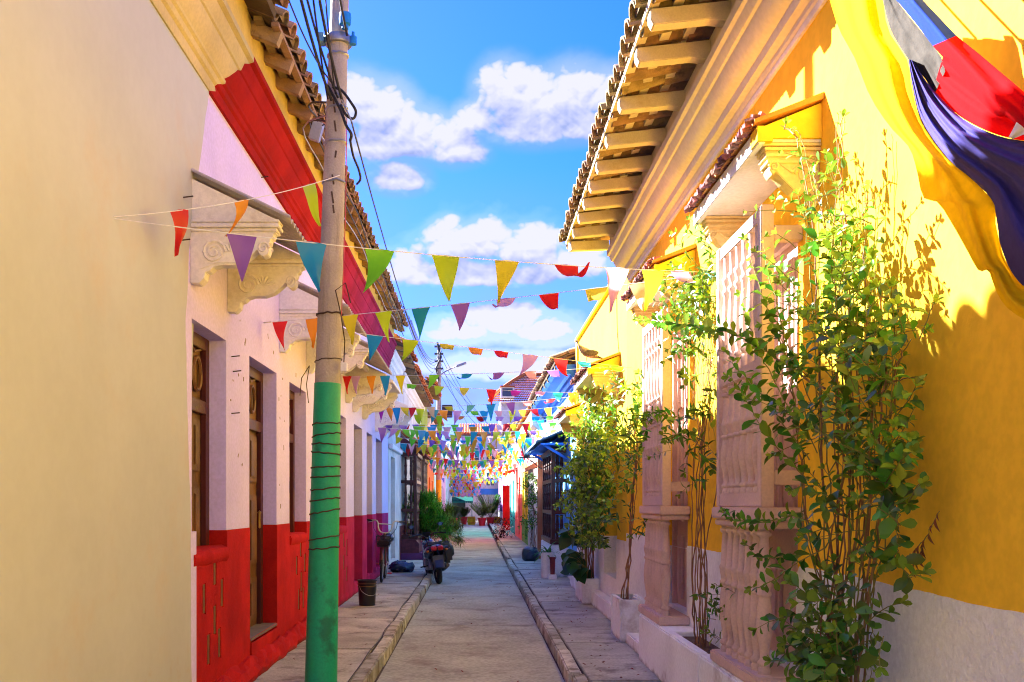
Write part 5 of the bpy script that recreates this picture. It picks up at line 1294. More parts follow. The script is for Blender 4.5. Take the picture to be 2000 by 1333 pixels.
# --- climber between the grilles
v = Vine(8, 'l', .075); r = v.r; base = Vector((1.70, 7.15, .40))
tops = [(1372, 560), (1395, 520), (1350, 600), (1405, 640), (1385, 700), (1362, 640), (1400, 560), (1376, 780), (1392, 820), (1366, 860)]
sps = []
for px, py in tops:
    st = base+Vector((r.uniform(-.05, .06), r.uniform(-.12, .12), 0)); bow = r.uniform(-.10, .10)
    sp = v.spine([st, st+Vector((-.02, bow*1.5, .55)), P(1375+r.gauss(0, 18), 900, 1.72), P(1380+r.gauss(0, 16), 760, 1.74), P(px, py, 1.74)], .0055, .0025, .006); sps.append(sp)
for k in range(14):
    a = P(1385+r.gauss(0, 14), 620+r.uniform(-40, 60), 1.74); v.spine([a, a+Vector((-.03, r.uniform(-.1, .1), -.35)), a+Vector((0, r.uniform(-.15, .15), -.8))], .003, .0015, .006)
def spray2(v, px, py, X, n, L=(.2, .4), size=.08, droop=.9, sp=(14, 22), young=.03, gap=.042, out=.9):
    r = v.r
    for _ in range(n):
        p = v.clampx(P(px+r.gauss(0, sp[0]), py+r.gauss(0, sp[1]), X+r.uniform(-.06, .04)))
        v.shoot(p, (r.uniform(-out, .15), r.uniform(-.8, .8), r.uniform(-.1, .9)), r.uniform(*L), droop, .0028, .05, gap, size*r.uniform(.8, 1.15), .95, young=young)
for px, py, n in ((1395, 520, 4), (1350, 580, 6), (1385, 575, 10), (1370, 625, 10), (1400, 640, 7), (1345, 630, 5), (1390, 690, 6), (1400, 750, 3), (1385, 810, 3), (1370, 870, 2), (1395, 920, 2)): spray2(v, px, py, 1.70, n, young=.08)
for px, py, n in ((1405, 1190, 5), (1400, 1150, 4), (1408, 1240, 5)): spray2(v, px, py, 1.68, n, (.08, .18), .06)
for pts in ([(1360, 820, 1.66), (1320, 815, 1.56), (1280, 805, 1.50), (1262, 812, 1.48)], [(1380, 880, 1.66), (1345, 855, 1.58), (1318, 850, 1.52), (1300, 862, 1.50)]):
    sp = v.spine([P(*q) for q in pts], .004, .002, .004); v.leafy(sp, .2, .05, .085)
    spray2(v, pts[-1][0]+15, pts[-1][1]+12, pts[-1][2]+.02, 3, (.12, .2), .085, .8, (8, 8))
v.finish('climbing_vine', base, 'long stemmed climber growing between the two pink grilles')
# --- leggy climber in the nearer planter box
v = Vine(21, 'l', .085); r = v.r; base = Vector((1.68, 10.5, .42))
for k, (px, py) in enumerate(((1235, 740), (1215, 800), (1250, 780), (1240, 860), (1225, 830))):
    st = base+Vector((r.uniform(-.1, .08), r.uniform(-.15, .15), 0))
    v.spine([st, Vector((1.70, 10.5+r.uniform(-.04, .04), .95)), P(1240+r.gauss(0, 4), 960, 1.72), P(1240+r.gauss(0, 8), 860, 1.74), P(px, py, 1.74)], .009 if k < 2 else .006, .003, .006)
for px, py, n in ((1238, 750, 5), (1215, 775, 4), (1250, 800, 6), (1210, 830, 6), (1235, 850, 8), (1205, 790, 3), (1250, 880, 6), (1215, 900, 7), (1245, 940, 4), (1205, 950, 4), (1250, 1010, 3), (1262, 1040, 2)): spray2(v, px, py, 1.68, n, (.18, .38), .095, 1.1, (12, 20), young=.10)
v.finish('climbing_vine', base, 'thin leggy climber rising from the nearer white planter box')
# --- dense climber in the farther planter
v = Vine(33, 'l', .10); r = v.r; base = Vector((1.70, 14.5, .34))
for k in range(10):
    st = base+Vector((r.uniform(-.08, .08), r.uniform(-.3, .3), 0)); v.spine([st, st+Vector((0, r.uniform(-.1, .1), .7)), P(1160+r.gauss(0, 12), 900, 1.72), P(1165+r.gauss(0, 10), 800+r.uniform(-25, 50), 1.75)], .010, .003, .008)
for px, py, n, X in ((1172, 785, 4, 1.74), (1165, 820, 8, 1.72), (1180, 850, 8, 1.72), (1150, 870, 8, 1.68), (1175, 890, 10, 1.68), (1140, 905, 9, 1.62), (1180, 930, 9, 1.66), (1150, 945, 12, 1.60), (1128, 940, 4, 1.55), (1175, 975, 10, 1.62), (1135, 985, 9, 1.56),
                     (1165, 1010, 10, 1.58), (1185, 1000, 6, 1.64), (1150, 1045, 5, 1.6), (1170, 1060, 5, 1.6), (1122, 975, 2, 1.54)): spray2(v, px, py, X, int(n*2.4), (.16, .36), .115, 1.0, (11, 16), young=.05, gap=.05)
v.finish('climbing_vine', base, 'dense bushy climber against yellow wall before the blue house')
# --- broad-leaved plant
bt = thing('broad_leaved_plant', (1.62, 14.1, .34), 'dark broad heart-leaved plant at the foot of the bushy climber', 'plant'); r = random.Random(4)
for k in range(34):
    z = r.uniform(.42, 1.12); p = Vector((r.uniform(1.36, 1.68), r.uniform(13.85, 14.5), z)); o = Vector((1.64, 14.1, .36))
    MB().tube(smooth_pts([o, (o+p)/2+Vector((.03, 0, .1)), p], 4), .005, 5).build('stalk', M_stemg, bt, recalc=False)
    place('leaf', L_broad, bt, frame(p, (r.uniform(-1, .3), r.uniform(-1, .4), r.uniform(-.9, .1)), (r.uniform(-.8, 0), r.uniform(-1, -.1), r.uniform(.2, .9)), r.uniform(.15, .25)))
# --- feathery shrub left, palms and pots at the end of the street
def grass_leaf(mb, p, d, L, w, n=4, droop=.6):
    p = Vector(p); d = Vector(d).normalized(); side = d.cross(Vector((0, 0, 1)))
    side = side.normalized() if side.length > 1e-3 else Vector((1, 0, 0)); o = len(mb.v)
    for k in range(n+1):
        t = k/n; ww = w*(1-t)**.7*(.4+.6*min(1, t*4))
        mb.v += [p-side*ww, p+side*ww]; d = (d+Vector((0, 0, -droop/n))).normalized(); p = p+d*L/n
    for k in range(n): a = o+k*2; mb.f.append((a, a+1, a+3, a+2))
def feathery(loc, label, rad, h, n, seed, m=M_fern, name='feathery_shrub', cat='shrub', off=0):
    r = random.Random(seed); t = thing(name, loc, label, cat); L0 = Vector(loc)
    for k in range(7):
        a = r.uniform(0, 2*PI); e_ = L0+Vector((math.cos(a)*rad*.5, math.sin(a)*rad*.5, h*r.uniform(.45, .7)))
        MB().tube(smooth_pts([L0+Vector((r.uniform(-.05, .05), r.uniform(-.05, .05), 0)), (L0+e_)/2+Vector((0, 0, .1)), e_], 3), [.018]*3+[.012]*4 if False else .014, 5).build('stem', M_stem, t, recalc=False)
    mb = MB(); cl = []
    for k in range(40):
        a = r.uniform(0, 2*PI); q = math.sqrt(r.random()); z = r.uniform(.12, .95)
        cl.append(L0+Vector((math.cos(a)*rad*q*(1.1-.55*z**2)+off*z, math.sin(a)*rad*q*(1.1-.55*z**2), h*z)))
    for k in range(n):
        c = r.choice(cl); p = c+Vector((r.gauss(0, rad*.13), r.gauss(0, rad*.13), r.gauss(0, h*.06)))
        d = (p-L0-Vector((0, 0, h*.25)))*.8+Vector((r.gauss(0, .35), r.gauss(0, .35), r.uniform(.0, .7)))
        grass_leaf(mb, p, d, r.uniform(.12, .26), r.uniform(.008, .017), 4, 1.0)
    mb.build('foliage', m, t, recalc=False)['kind'] = 'stuff'; return t
tb_ = thing('planter', (-1.40, 27.3, 0), 'low pale masonry planter box under the feathery green shrub', 'planter')
MB().box(-1.95, -1.12, 26.6, 28.1, 0, .34).build('trough', M_ledge, tb_, bevel=.02); MB().box(-1.9, -1.17, 26.65, 28.05, .341, .36).build('soil', M_soil, tb_)
feathery((-1.50, 27.2, .34), 'bright green feathery shrub overhanging the left kerb', .66, 1.36, 7500, 2)
feathery((-.98, 27.8, .25), 'yellower feathery shrub leaning over the road behind the motorcycle', .50, 1.15, 4200, 6, mat('yellow_feathery_leaf', (.13, .20, .02), rough=.5, var=.25, vs=3, bump=0, island=.5, trans=.3, fine=0))
def pot_palm(x, y, label, h=1.5, red=True, n=24, seed=0, m=M_palm, spread=1.0):
    r = random.Random(seed); t = thing('potted_palm', (x, y, -.13), label, 'potted plant'); z0 = -.13
    MB().lathe([(.20, 0), (.30, .50), (.33, .50), (.33, .58), (.27, .58), (.24, .45), (0, .45)], (x, y, z0), 14).build('pot', M_redpl if red else M_yelw, t, smooth=True)
    mb = MB(); st = MB()
    for k in range(n):
        a = r.uniform(0, 2*PI); d = Vector((math.cos(a)*r.uniform(.3, 1)*spread, math.sin(a)*r.uniform(.3, 1)*spread, r.uniform(1.1, 2.4))).normalized()
        p = Vector((x, y, z0+.45)); pts = [p.copy()]; q = 9
        for i in range(q):
            d = (d+Vector((0, 0, -.055))).normalized(); p = p+d*h/q; pts.append(p.copy())
            if i > 1:
                sd = d.cross(Vector((0, 0, 1))).normalized()
                for s_ in (-1, 1):
                    for u in (0, .33, .66): grass_leaf(mb, p-d*h/q*u, sd*s_+d*.6+Vector((0, 0, .1)), h*.34*(1-abs(i-5)/8), .05, 3, .9)
        st.tube(pts, .010, 4, cap=False)
    st.build('stalks', M_stemg, t, recalc=False)['kind'] = 'stuff'; mb.build('fronds', m, t, recalc=False)['kind'] = 'stuff'; return t
M_palmy = mat('yellow_palm_leaf', (.16, .26, .015), rough=.5, var=.3, vs=2, bump=0, island=.4, trans=.3, fine=0)
M_brownf = mat('reddish_brown_foliage', (.09, .14, .03), rough=.6, var=.3, vs=2, bump=0, island=.5, trans=.2, fine=0)
pot_palm(.42, 68, 'yellowish palm in a red pot nearest in the middle of the street', 1.3, seed=1, m=M_palmy)
pot_palm(1.05, 70, 'tall dark green palm in a red pot on the right at street end', 1.9, seed=2, n=34)
pot_palm(-.95, 72, 'brownish leaved plant in a red pot before the awning', .9, seed=3, m=M_brownf, n=30, spread=.8)
pot_palm(-1.6, 66, 'brown bushy plant by the left kerb near the awning', 1.0, seed=4, m=M_brownf, n=30, spread=.8)
def tub(x, y, label):
    t = thing('barrel', (x, y, -.13), label, 'barrel'); MB().lathe([(.24, 0), (.30, .15), (.31, .4), (.27, .62), (.24, .62), (.23, .5), (0, .5)], (x, y, -.13), 16).build('body', M_yelw, t, smooth=True)
    for z in (.12, .48): MB().lathe([(.300, 0), (.312, .01), (.312, .05), (.302, .06)], (x, y, -.13+z), 16).build('hoop', M_orange, t)
tub(-.35, 71, 'yellow barrel left of the middle potted palm'); tub(1.5, 71, 'yellow barrel under the tall dark palm at right')
# --- hanging flowers, small pots on the right pavement
fl = thing('flowering_plant', (1.12, 41, .0), 'white flowered dark trailing plant on a low stand by the open red door', 'plant'); r = random.Random(9)
MB().lathe([(.12, 0), (.16, .3), (.18, .3), (.18, .35), (0, .33)], (1.12, 41, .0), 12).build('pot', M_black, fl, smooth=True)
mb = MB(); mw = MB()
for k in range(260):
    p = Vector((1.12+r.gauss(0, .2), 41+r.gauss(0, .15), r.uniform(.05, .9))); grass_leaf(mb, p, (r.uniform(-1, 1), r.uniform(-1, 1), r.uniform(-.8, .6)), .16, .03, 3, .8)
    if k % 2 == 0 and p.z < .6: mw.sphere(p+Vector((r.uniform(-.1, .1), -.15, -.05)), .025, 6, 4)
mb.build('foliage', mat('dark_maroon_leaf', (.05, .035, .02), bump=0, island=.4), fl, recalc=False)['kind'] = 'stuff'; mw.build('flowers', M_trim, fl)['kind'] = 'stuff'
v = Vine(44, 'l', .11, 1.80); r = v.r; base = Vector((1.55, 25.8, .0))
for k in range(5):
    st = base+Vector((r.uniform(-.05, .05), r.uniform(-.1, .1), .0)); sp = v.spine([st, st+Vector((r.uniform(-.05, .05), 0, 1.0)), st+Vector((r.uniform(-.15, .1), 0, 1.9)), st+Vector((r.uniform(-.2, .1), 0, 2.35))], .010, .004, .02)
    for q in range(9):
        p = sp[int(len(sp)*r.uniform(.3, .98))]; v.shoot(p, (r.uniform(-1, 1), r.uniform(-1, .5), r.uniform(-.6, .5)), r.uniform(.2, .45), 1.2, .004, .1, .06, .11)
v.finish('climbing_vine', base, 'sparse dark climber beside the white iron grille', maxobj=120)
ba = thing('plant_bag', (1.40, 24.6, 0), 'black plastic grow bag standing below the sparse dark climber', 'grow bag')
mb = MB(); mb.lathe([(.16, 0), (.22, .06), (.23, .2), (.20, .30), (.14, .36), (.08, .37), (0, .36)], (1.40, 24.6, 0), 14)
for vv in mb.v: vv += Vector((R.gauss(0, .008), R.gauss(0, .008), R.gauss(0, .005) if vv.z > .02 else 0))
mb.build('bag', M_bag, ba, smooth=True)
wp = thing('flower_pot', (1.42, 18.9, 0), 'white tub with a strappy green plant before the white block', 'flower pot'); r = random.Random(12)
MB().lathe([(.12, 0), (.13, .05), (.13, .46), (.15, .46), (.15, .52), (.12, .52), (.11, .44), (0, .44)], (1.42, 18.9, 0), 14).build('pot', M_trim, wp, smooth=True)
mb = MB()
for k in range(26): grass_leaf(mb, (1.42+r.gauss(0, .03), 18.9+r.gauss(0, .03), .45), (r.uniform(-1, .8), r.uniform(-1, 1), r.uniform(.5, 1.6)), r.uniform(.3, .55), .03, 6, 1.7)
mb.build('leaves', mat('bright_strap_leaf', (.06, .24, .02), rough=.4, bump=0, island=.3, trans=.3), wp, recalc=False)['kind'] = 'stuff'
sp_ = thing('flower_pot', (1.50, 18.6, 0), 'slim dark red pot standing beside the white tub', 'flower pot')
MB().lathe([(.045, 0), (.055, .3), (.065, .3), (.065, .34), (0, .33)], (1.50, 18.6, .10), 10).build('pot', mat('wine_red_pot', (.15, .015, .02), rough=.4, bump=0), sp_, smooth=True)
MB().box(1.42, 1.58, 18.52, 18.68, 0, .10).build('stand', M_trim, sp_, bevel=.008)

# ------------------------------------------------------------------ flag
fg = thing('flag', (1.45, 3.2, 4.3), 'tattered yellow, blue and red flag hanging at top right', 'flag')
def cloth(name, left, right, m, xa, xb, amp=.03, cols=14, rows=40, fr=9.0, ph=0.0, sub=None, edge=0):
    'cloth spanned between two drop lines; folds swing it towards and away from the wall'
    a = smooth_pts([Vector((x, y, 0)) for x, y in left], 6); b_ = smooth_pts([Vector((x, y, 0)) for x, y in right], 6)
    def at(l, t):
        i = t*(len(l)-1); k = min(int(i), len(l)-2); return l[k].lerp(l[k+1], i-k)
    mb = MB(); r = random.Random(len(name)+int(ph*10))
    for th in (0, 1):
        for i in range(rows+1):
            t = i/rows; pa = at(a, t); pb = at(b_, t)
            for j in range(cols+1):
                u = j/cols; q = pa.lerp(pb, u)
                X = xa+(xb-xa)*u+amp*math.sin(u*fr+ph+t*2.2)*(.4+.6*t)+amp*.4*math.sin(u*fr*2.3+t*6+ph)
                p = P(q.x, q.y, X); p.x += .002*th; mb.v.append(p)
    n = (rows+1)*(cols+1)
    for i in range(rows):
        for j in range(cols):
            k = i*(cols+1)+j; mb.f.append((k, k+1, k+cols+2, k+cols+1))
    mb.v = mb.v[:n]
    return mb.build(name, m, fg, smooth=True, recalc=False, angle=180)
M_fy = mat('yellow_flag_cloth', (.80, .50, .005), rough=.9, var=.05, bump=.1, bs=120, trans=.3, spec=.05); M_fb = mat('navy_flag_cloth', (.055, .045, .21), rough=.85, var=.1, bump=.1, bs=120, trans=.1, spec=.08)
M_fbl = mat('blue_flag_cloth', (.008, .035, .36), spec=.08, rough=.9, bump=.1, bs=120, trans=.2); M_fr = mat('red_flag_cloth', (.56, .003, .006), rough=.9, var=.05, bump=.1, bs=120, trans=.25, spec=.04)
M_fg = mat('grey_flag_patch', (.055, .048, .042), spec=.05, rough=1, var=.25, vs=14, bump=.2, bs=150)
cloth('yellow_stripe', [(1612, -30), (1622, 5), (1640, 60), (1670, 115), (1700, 190), (1740, 250), (1775, 287), (1790, 330), (1803, 386), (1832, 396), (1862, 442), (1890, 492), (1912, 530), (1930, 528), (1946, 570), (1972, 606), (2030, 640), (2150, 700)],
      [(1716, -30), (1724, -5), (1735, 60), (1772, 118), (1780, 170), (1800, 240), (1850, 310), (1898, 350), (1936, 388), (1950, 405), (1944, 430), (1952, 470), (1960, 500), (1976, 530), (1990, 550), (2010, 566), (2080, 600), (2200, 650)], M_fy, 1.44, 1.50, .016, ph=.4, fr=7)
cloth('blue_stripe', [(1774, 116), (1782, 170), (1800, 240), (1850, 312), (1898, 352), (1936, 390), (1948, 440), (1954, 480), (1976, 532), (2012, 570), (2090, 610), (2200, 660)],
      [(1782, 118), (1800, 146), (1830, 184), (1880, 232), (1940, 262), (2000, 276), (2060, 276), (2120, 280), (2180, 290), (2220, 300), (2260, 320), (2300, 340)], M_fb, 1.505, 1.46, .030, cols=26, fr=13, ph=1.2)
cloth('red_stripe', [(1822, 178), (1840, 196), (1880, 231), (1940, 261), (2000, 275), (2060, 276), (2160, 290)], [(1842, 110), (1880, 125), (1930, 150), (1980, 180), (2030, 210), (2100, 250), (2200, 270)], M_fr, 1.495, 1.47, .012, ph=2.0)
cloth('lining', [(1718, -30), (1724, 0), (1740, 60), (1775, 118), (1800, 146), (1826, 182)], [(1728, -30), (1744, -8), (1780, 38), (1815, 80), (1838, 112), (1846, 140)], M_fg, 1.49, 1.48, .006)  # dark grey area between the yellow stripe and the blue hem
cloth('white_patch', [(1970, 268), (1985, 240), (2000, 212), (2040, 150)], [(1978, 272), (2002, 262), (2030, 250), (2100, 230)], M_trim, 1.462, 1.462, .006, cols=4, rows=8)
def band(name, lower, upper, m):
    'folded-over hem: a soft bulging band'
    n = len(lower); mb = MB(); c = 9; lo = smooth_pts([Vector((x, y, 0)) for x, y in lower], 5); up = smooth_pts([Vector((x, y, 0)) for x, y in upper], 5)
    for a, b_ in zip(lo, up):
        for j in range(c+1):
            u = j/c; q = a.lerp(b_, u); mb.v.append(P(q.x, q.y, 1.475-.045*math.sin(PI*u)**.7-.012*math.sin(u*9+q.x*.012)))
    for i in range(len(lo)-1):
        for j in range(c): k = i*(c+1)+j; mb.f.append((k, k+1, k+c+2, k+c+1))
    mb.build(name, m, fg, smooth=True, recalc=False, angle=180)
band('blue_hem', [(1722, -30), (1748, -2), (1785, 42), (1822, 90)], [(1775, -30), (1802, 0), (1834, 34), (1868, 70)], M_fbl)
band('red_hem', [(1822, 90), (1870, 145), (1938, 222), (1975, 235), (2060, 320)], [(1868, 70), (1915, 108), (1955, 142), (2002, 182), (2100, 270)], M_fr)
for x in (1640, 1700, 1765): MB().tube([P(x, -28, 1.46), P(x-25, -140, 1.60)], .006, 5).build('tie_cord', M_string, fg)
# ------------------------------------------------------------------ street things
# bucket
bk = thing('bucket', (-1.60, 13.9, 0), 'black ribbed plastic bucket with wire handle on the left pavement', 'bucket')
MB().lathe([(.115, 0), (.12, .005), (.132, .27), (.140, .275), (.140, .29), (.133, .295), (.134, .31), (.142, .315), (.142, .33), (.135, .335), (.136, .35), (.146, .355), (.146, .372), (.130, .372), (.112, .02), (0, .02)], (-1.60, 13.9, 0), 22).build('shell', M_black, bk, smooth=True)
for z in (.283, .322): MB().lathe([(.1405, 0), (.1435, .002), (.1435, .006), (.1405, .008)], (-1.60, 13.9, z), 22).build('rim_band', mat('worn_bronze_edge', (.18, .10, .04), rough=.5, bump=.1), bk, smooth=True)
MB().tube(smooth_pts([(-1.70, 13.80, .29), (-1.66, 13.74, .22), (-1.56, 13.74, .16), (-1.47, 13.80, .17), (-1.46, 13.88, .27)], 5), .004, 6).build('handle', M_steel, bk, smooth=True)

# bicycle: local frame, +Y forward, then turned to face the camera
def torus(mb, c, R_, r_, seg=28, s2=8, axis='X'):
    o = len(mb.v); c = Vector(c)
    for i in range(seg):
        a = 2*PI*i/seg
        for j in range(s2):
            b = 2*PI*j/s2; q = R_+r_*math.cos(b); mb.v.append(c+Vector((r_*math.sin(b), q*math.cos(a), q*math.sin(a))))
    for i in range(seg):
        for j in range(s2):
            k = o+i*s2+j; k2 = o+i*s2+(j+1) % s2; k3 = o+((i+1) % seg)*s2+(j+1) % s2; k4 = o+((i+1) % seg)*s2+j; mb.f.append((k, k2, k3, k4))
    return mb
bc = thing('bicycle', (0, 0, 0), 'bicycle with cream high handlebars and front basket against magenta wall', 'bicycle'); WO[bc] = Vector((0, 0, 0))
M_bframe = mat('maroon_bike_paint', (.08, .015, .025), rough=.35, bump=0)
rw = .33
for y, nm in ((.52, 'front'), (-.52, 'rear')):
    w = torus(MB(), (0, y, rw), rw-.022, .022).build('wheel', M_rubber, bc, smooth=True)
    torus(MB(), (0, y, rw), rw-.052, .010, 28, 6).build('rim', M_steel, w, smooth=True)
    sp = MB()
    for k in range(18):
        a = 2*PI*k/18; sp.tube([(.012*(-1)**k, y, rw), (0, y+math.cos(a)*(rw-.055), rw+math.sin(a)*(rw-.055))], .0018, 4, cap=False)
    sp.tube([(-.045, y, rw), (.045, y, rw)], .018, 8); sp.build('spokes', M_steel, w, recalc=False)
    fd = MB()
    pr = [(-.028, 0), (0, .014), (.028, 0)]
    a0, a1 = ((20, 130) if y > 0 else (40, 190))
    for i in range(13):
        a = math.radians(a0+(a1-a0)*i/12)
        for x, h in pr: q = rw+.018+h; fd.v.append(Vector((x, y+math.cos(a)*q, rw+math.sin(a)*q)))
    for i in range(12):
        for j in range(2): k = i*3+j; fd.f.append((k, k+1, k+4, k+3))
    fd.build('mudguard', M_bframe, bc, smooth=True, recalc=False)
fr = MB(); fr.tube([(0, .36, .80), (0, -.02, .30)], .018, 8); fr.tube([(0, .34, .88), (0, -.16, .74)], .016, 8); fr.tube([(0, -.02, .30), (0, -.20, .86)], .016, 8)
for s_ in (-1, 1): fr.tube([(s_*.02, -.17, .74), (s_*.05, -.52, rw)], .010, 6); fr.tube([(s_*.02, -.02, .30), (s_*.05, -.52, rw)], .010, 6); fr.tube([(s_*.05, .40, .74), (s_*.055, .52, rw)], .013, 6)
fr.tube([(0, .33, .92), (0, .40, .72)], .022, 8); fr.tube([(-.055, .40, .74), (.055, .40, .74)], .014, 6)
fr.build('frame', M_bframe, bc, smooth=True, recalc=False)
MB().tube(smooth_pts([(-.30, .20, 1.16), (-.16, .27, 1.15), (-.11, .31, .98), (0, .33, .93), (.11, .31, .98), (.16, .27, 1.15), (.30, .20, 1.16)], 6), .012, 8).build('handlebar', M_creamp, bc, smooth=True, recalc=False)
MB().tube([(-.15, .272, 1.10), (.15, .272, 1.10)], .009, 8).build('crossbar', M_creamp, bc, smooth=True)
for s_ in (-1, 1):
    MB().tube([(s_*.25, .223, 1.155), (s_*.36, .17, 1.165)], .018, 8).build('grip', M_black, bc, smooth=True)
    MB().tube([(s_*.23, .24, 1.15), (s_*.33, .25, 1.12)], .007, 6).build('brake_lever', M_steel, bc)
    MB().tube(smooth_pts([(s_*.23, .24, 1.15), (s_*.20, .42, 1.0), (s_*.03, .42, .8)], 5), .005, 5).build('brake_cable', M_wire, bc, recalc=False)
    MB().box(s_*.12-.045, s_*.12+.045, -.06-s_*.1, .03-s_*.1, .22+s_*.08, .245+s_*.08).build('pedal', M_redpl, bc, bevel=.004)
    MB().bar((s_*.07, -.02, .30), (s_*.08, -.02-s_*.1, .235+s_*.08), .02, .02).build('crank', M_steel, bc)
bs = MB(); n = 12
for i in range(n+1):
    t = i/n-.5
    for a, b_ in (((t*.27, .46, .88), (t*.22, .48, .68)), ((t*.27, .68, .88), (t*.22, .64, .68))): bs.tube([a, b_], .0035, 4, cap=False)
    yy0 = .46+.22*i/n
    for s_ in (-1, 1): bs.tube([(s_*.135, yy0, .88), (s_*.11, .48+.16*i/n, .68)], .0035, 4, cap=False)
for z, wx, ya, yb in ((.88, .138, .455, .685), (.82, .13, .46, .675), (.75, .12, .47, .66), (.68, .11, .48, .64)):
    bs.tube([(-wx, ya, z), (wx, ya, z), (wx, yb, z), (-wx, yb, z), (-wx, ya, z)], .006 if z > .87 else .004, 5)
for i in range(7): bs.tube([(-.11, .48+.027*i, .68), (.11, .48+.027*i, .68)], .003, 4)
bs.build('basket', M_black, bc, recalc=False)
MB().box(-.105, .105, .485, .635, .69, .80).build('basket_lining', mat('dark_brown_cloth', (.05, .03, .025), bump=.4), bc, bevel=.02)
sd = MB(); sd.extx([(-.34, .88), (-.32, .93), (-.10, .925), (-.06, .90), (-.12, .875)], -.05, .05); sd.build('saddle', M_black, bc, bevel=.02, smooth=True)
MB().box(-.08, .08, -.76, -.30, .68, .70).build('rear_rack', M_black, bc, bevel=.004)
mb = MB(); mb.sphere((.0, -.52, .80), .13, 12, 8, (1.1, 1.3, .8))
for vv in mb.v: vv += Vector((R.gauss(0, .01), R.gauss(0, .01), R.gauss(0, .008)))
mb.build('rack_bag', M_bag, bc, smooth=True)
bc.location = (-1.80, 18.35, 0); bc.rotation_euler = (0, math.radians(-3), math.radians(180+2))

# motorcycle: +Y forward, seen from behind
mc = thing('motorcycle', (0, 0, 0), 'dark motorcycle parked at the left kerb, seen from behind with red tail light', 'motorcycle'); WO[mc] = Vector((0, 0, 0))
M_mbody = mat('black_blue_gloss_paint', (.012, .016, .03), rough=.2, bump=0, spec=.6)
for y in (.66, -.60):
    w = torus(MB(), (0, y, .29), .235, .055, 30, 10).build('wheel', M_rubber, mc, smooth=True)
    torus(MB(), (0, y, .29), .178, .020, 24, 6).build('rim', M_steel, w, smooth=True)
    h = MB(); h.tube([(-.06, y, .29), (.06, y, .29)], .045, 10)
    for k in range(6): a = k*PI/3; h.bar((0, y, .29), (0, y+.17*math.cos(a), .29+.17*math.sin(a)), .02, .035, Vector((1, 0, 0)))
    h.build('hub', M_black, w)
b = MB(); secs = [(-.90, .76, .06, .035), (-.80, .745, .14, .075), (-.58, .69, .20, .13), (-.30, .62, .20, .17), (.0, .58, .17, .18), (.22, .74, .15, .13), (.42, .80, .12, .10), (.55, .76, .06, .07)]
o = 0
for y, z, rx, rz in secs:
    for j in range(12): t = 2*PI*j/12; b.v.append(Vector((rx*math.cos(t), y, z+rz*math.sin(t))))
for k in range(len(secs)-1):
    for j in range(12): a = k*12+j; a2 = k*12+(j+1) % 12; b.f.append((a, a2, a2+12, a+12))
b.f.append(tuple(reversed(range(12)))); b.f.append(tuple(range(12*len(secs)-12, 12*len(secs))))
b.build('body', M_mbody, mc, smooth=True)
MB().extx([(-.70, .80), (-.66, .86), (-.30, .835), (-.10, .79), (.12, .82), (.14, .78), (-.1, .72), (-.6, .78)], -.15, .15).build('seat', M_black, mc, bevel=.03, smooth=True)
MB().extx([(-.86, .60), (-.98, .34), (-.955, .33), (-.80, .60)], -.11, .11).build('mudguard', M_black, mc, bevel=.008)
MB().box(-.075, .075, -.975, -.965, .36, .52, rot=Euler((-.4, 0, 0)).to_matrix()).build('number_plate_holder', M_mbody, mc, bevel=.004)
for s_ in (-1, 1): MB().extx([(-.88, .69), (-.945, .71), (-.945, .765), (-.88, .80)], min(s_*.012, s_*.12), max(s_*.012, s_*.12)).build('tail_light', mat('dark_red_lens', (.35, .008, .012), rough=.3, bump=0), mc, bevel=.012, smooth=True)
for s_ in (-1, 1):
    MB().tube([(s_*.09, -.82, .70), (s_*.17, -.86, .70)], .010, 6).build('indicator_stem', M_black, mc)
    MB().sphere((s_*.19, -.87, .70), .03, 10, 6, (1, 1.2, .8)).build('indicator', mat('amber_lens', (.5, .12, .01), rough=.25, bump=0), mc, smooth=True)
    MB().tube([(s_*.11, -.25, .62), (s_*.115, -.56, .32)], .030, 8).build('shock_absorber', M_steel, mc, smooth=True)
    MB().tube([(s_*.09, .44, .86), (s_*.09, .66, .30)], .028, 8).build('fork_leg', M_chrome, mc, smooth=True)
    MB().tube(smooth_pts([(s_*.03, .42, .93), (s_*.18, .40, .99), (s_*.33, .28, .98)], 5), .012, 8).build('handlebar', M_black, mc, smooth=True, recalc=False)
    MB().tube([(s_*.27, .33, .985), (s_*.39, .24, .975)], .019, 8).build('grip', M_rubber, mc, smooth=True)
    MB().tube([(s_*.22, .37, .99), (s_*.28, .36, 1.14)], .007, 6).build('mirror_stem', M_black, mc)
    mm = MB().sphere((s_*.31, .355, 1.17), .055, 12, 8, (1.3, .35, .72)).build('mirror', M_black, mc, smooth=True)
    MB().lathe([(0, 0), (.036, 0), (.036, .006), (0, .006)], (s_*.31, .333, 1.17), 14, 'Y').build('mirror_glass', mat('mirror_face', (.10, .16, .26), rough=.15, metal=0, bump=0), mm, smooth=True)
    MB().tube([(s_*.12, -.15, .36), (s_*.28, -.17, .35)], .014, 6).build('footrest', M_rubber, mc)
    gb = MB(); gb.tube(smooth_pts([(s_*.13, -.30, .80), (s_*.15, -.66, .87), (s_*.06, -.84, .88)], 5), .011, 7); gb.build('grab_rail', M_steel, mc, smooth=True, recalc=False)
sb = MB(); sb.box(.15, .33, -.66, -.22, .40, .74); sb.build('pannier', M_black, mc, bevel=.05, smooth=True)
mb = MB(); mb.sphere((.30, -.18, .62), .17, 12, 8, (.8, 1.1, 1.2))
for vv in mb.v: vv += Vector((R.gauss(0, .012), R.gauss(0, .012), R.gauss(0, .012)))
mb.build('hanging_bag', mat('olive_black_bag', (.03, .03, .016), rough=.6, bump=.4), mc, smooth=True)
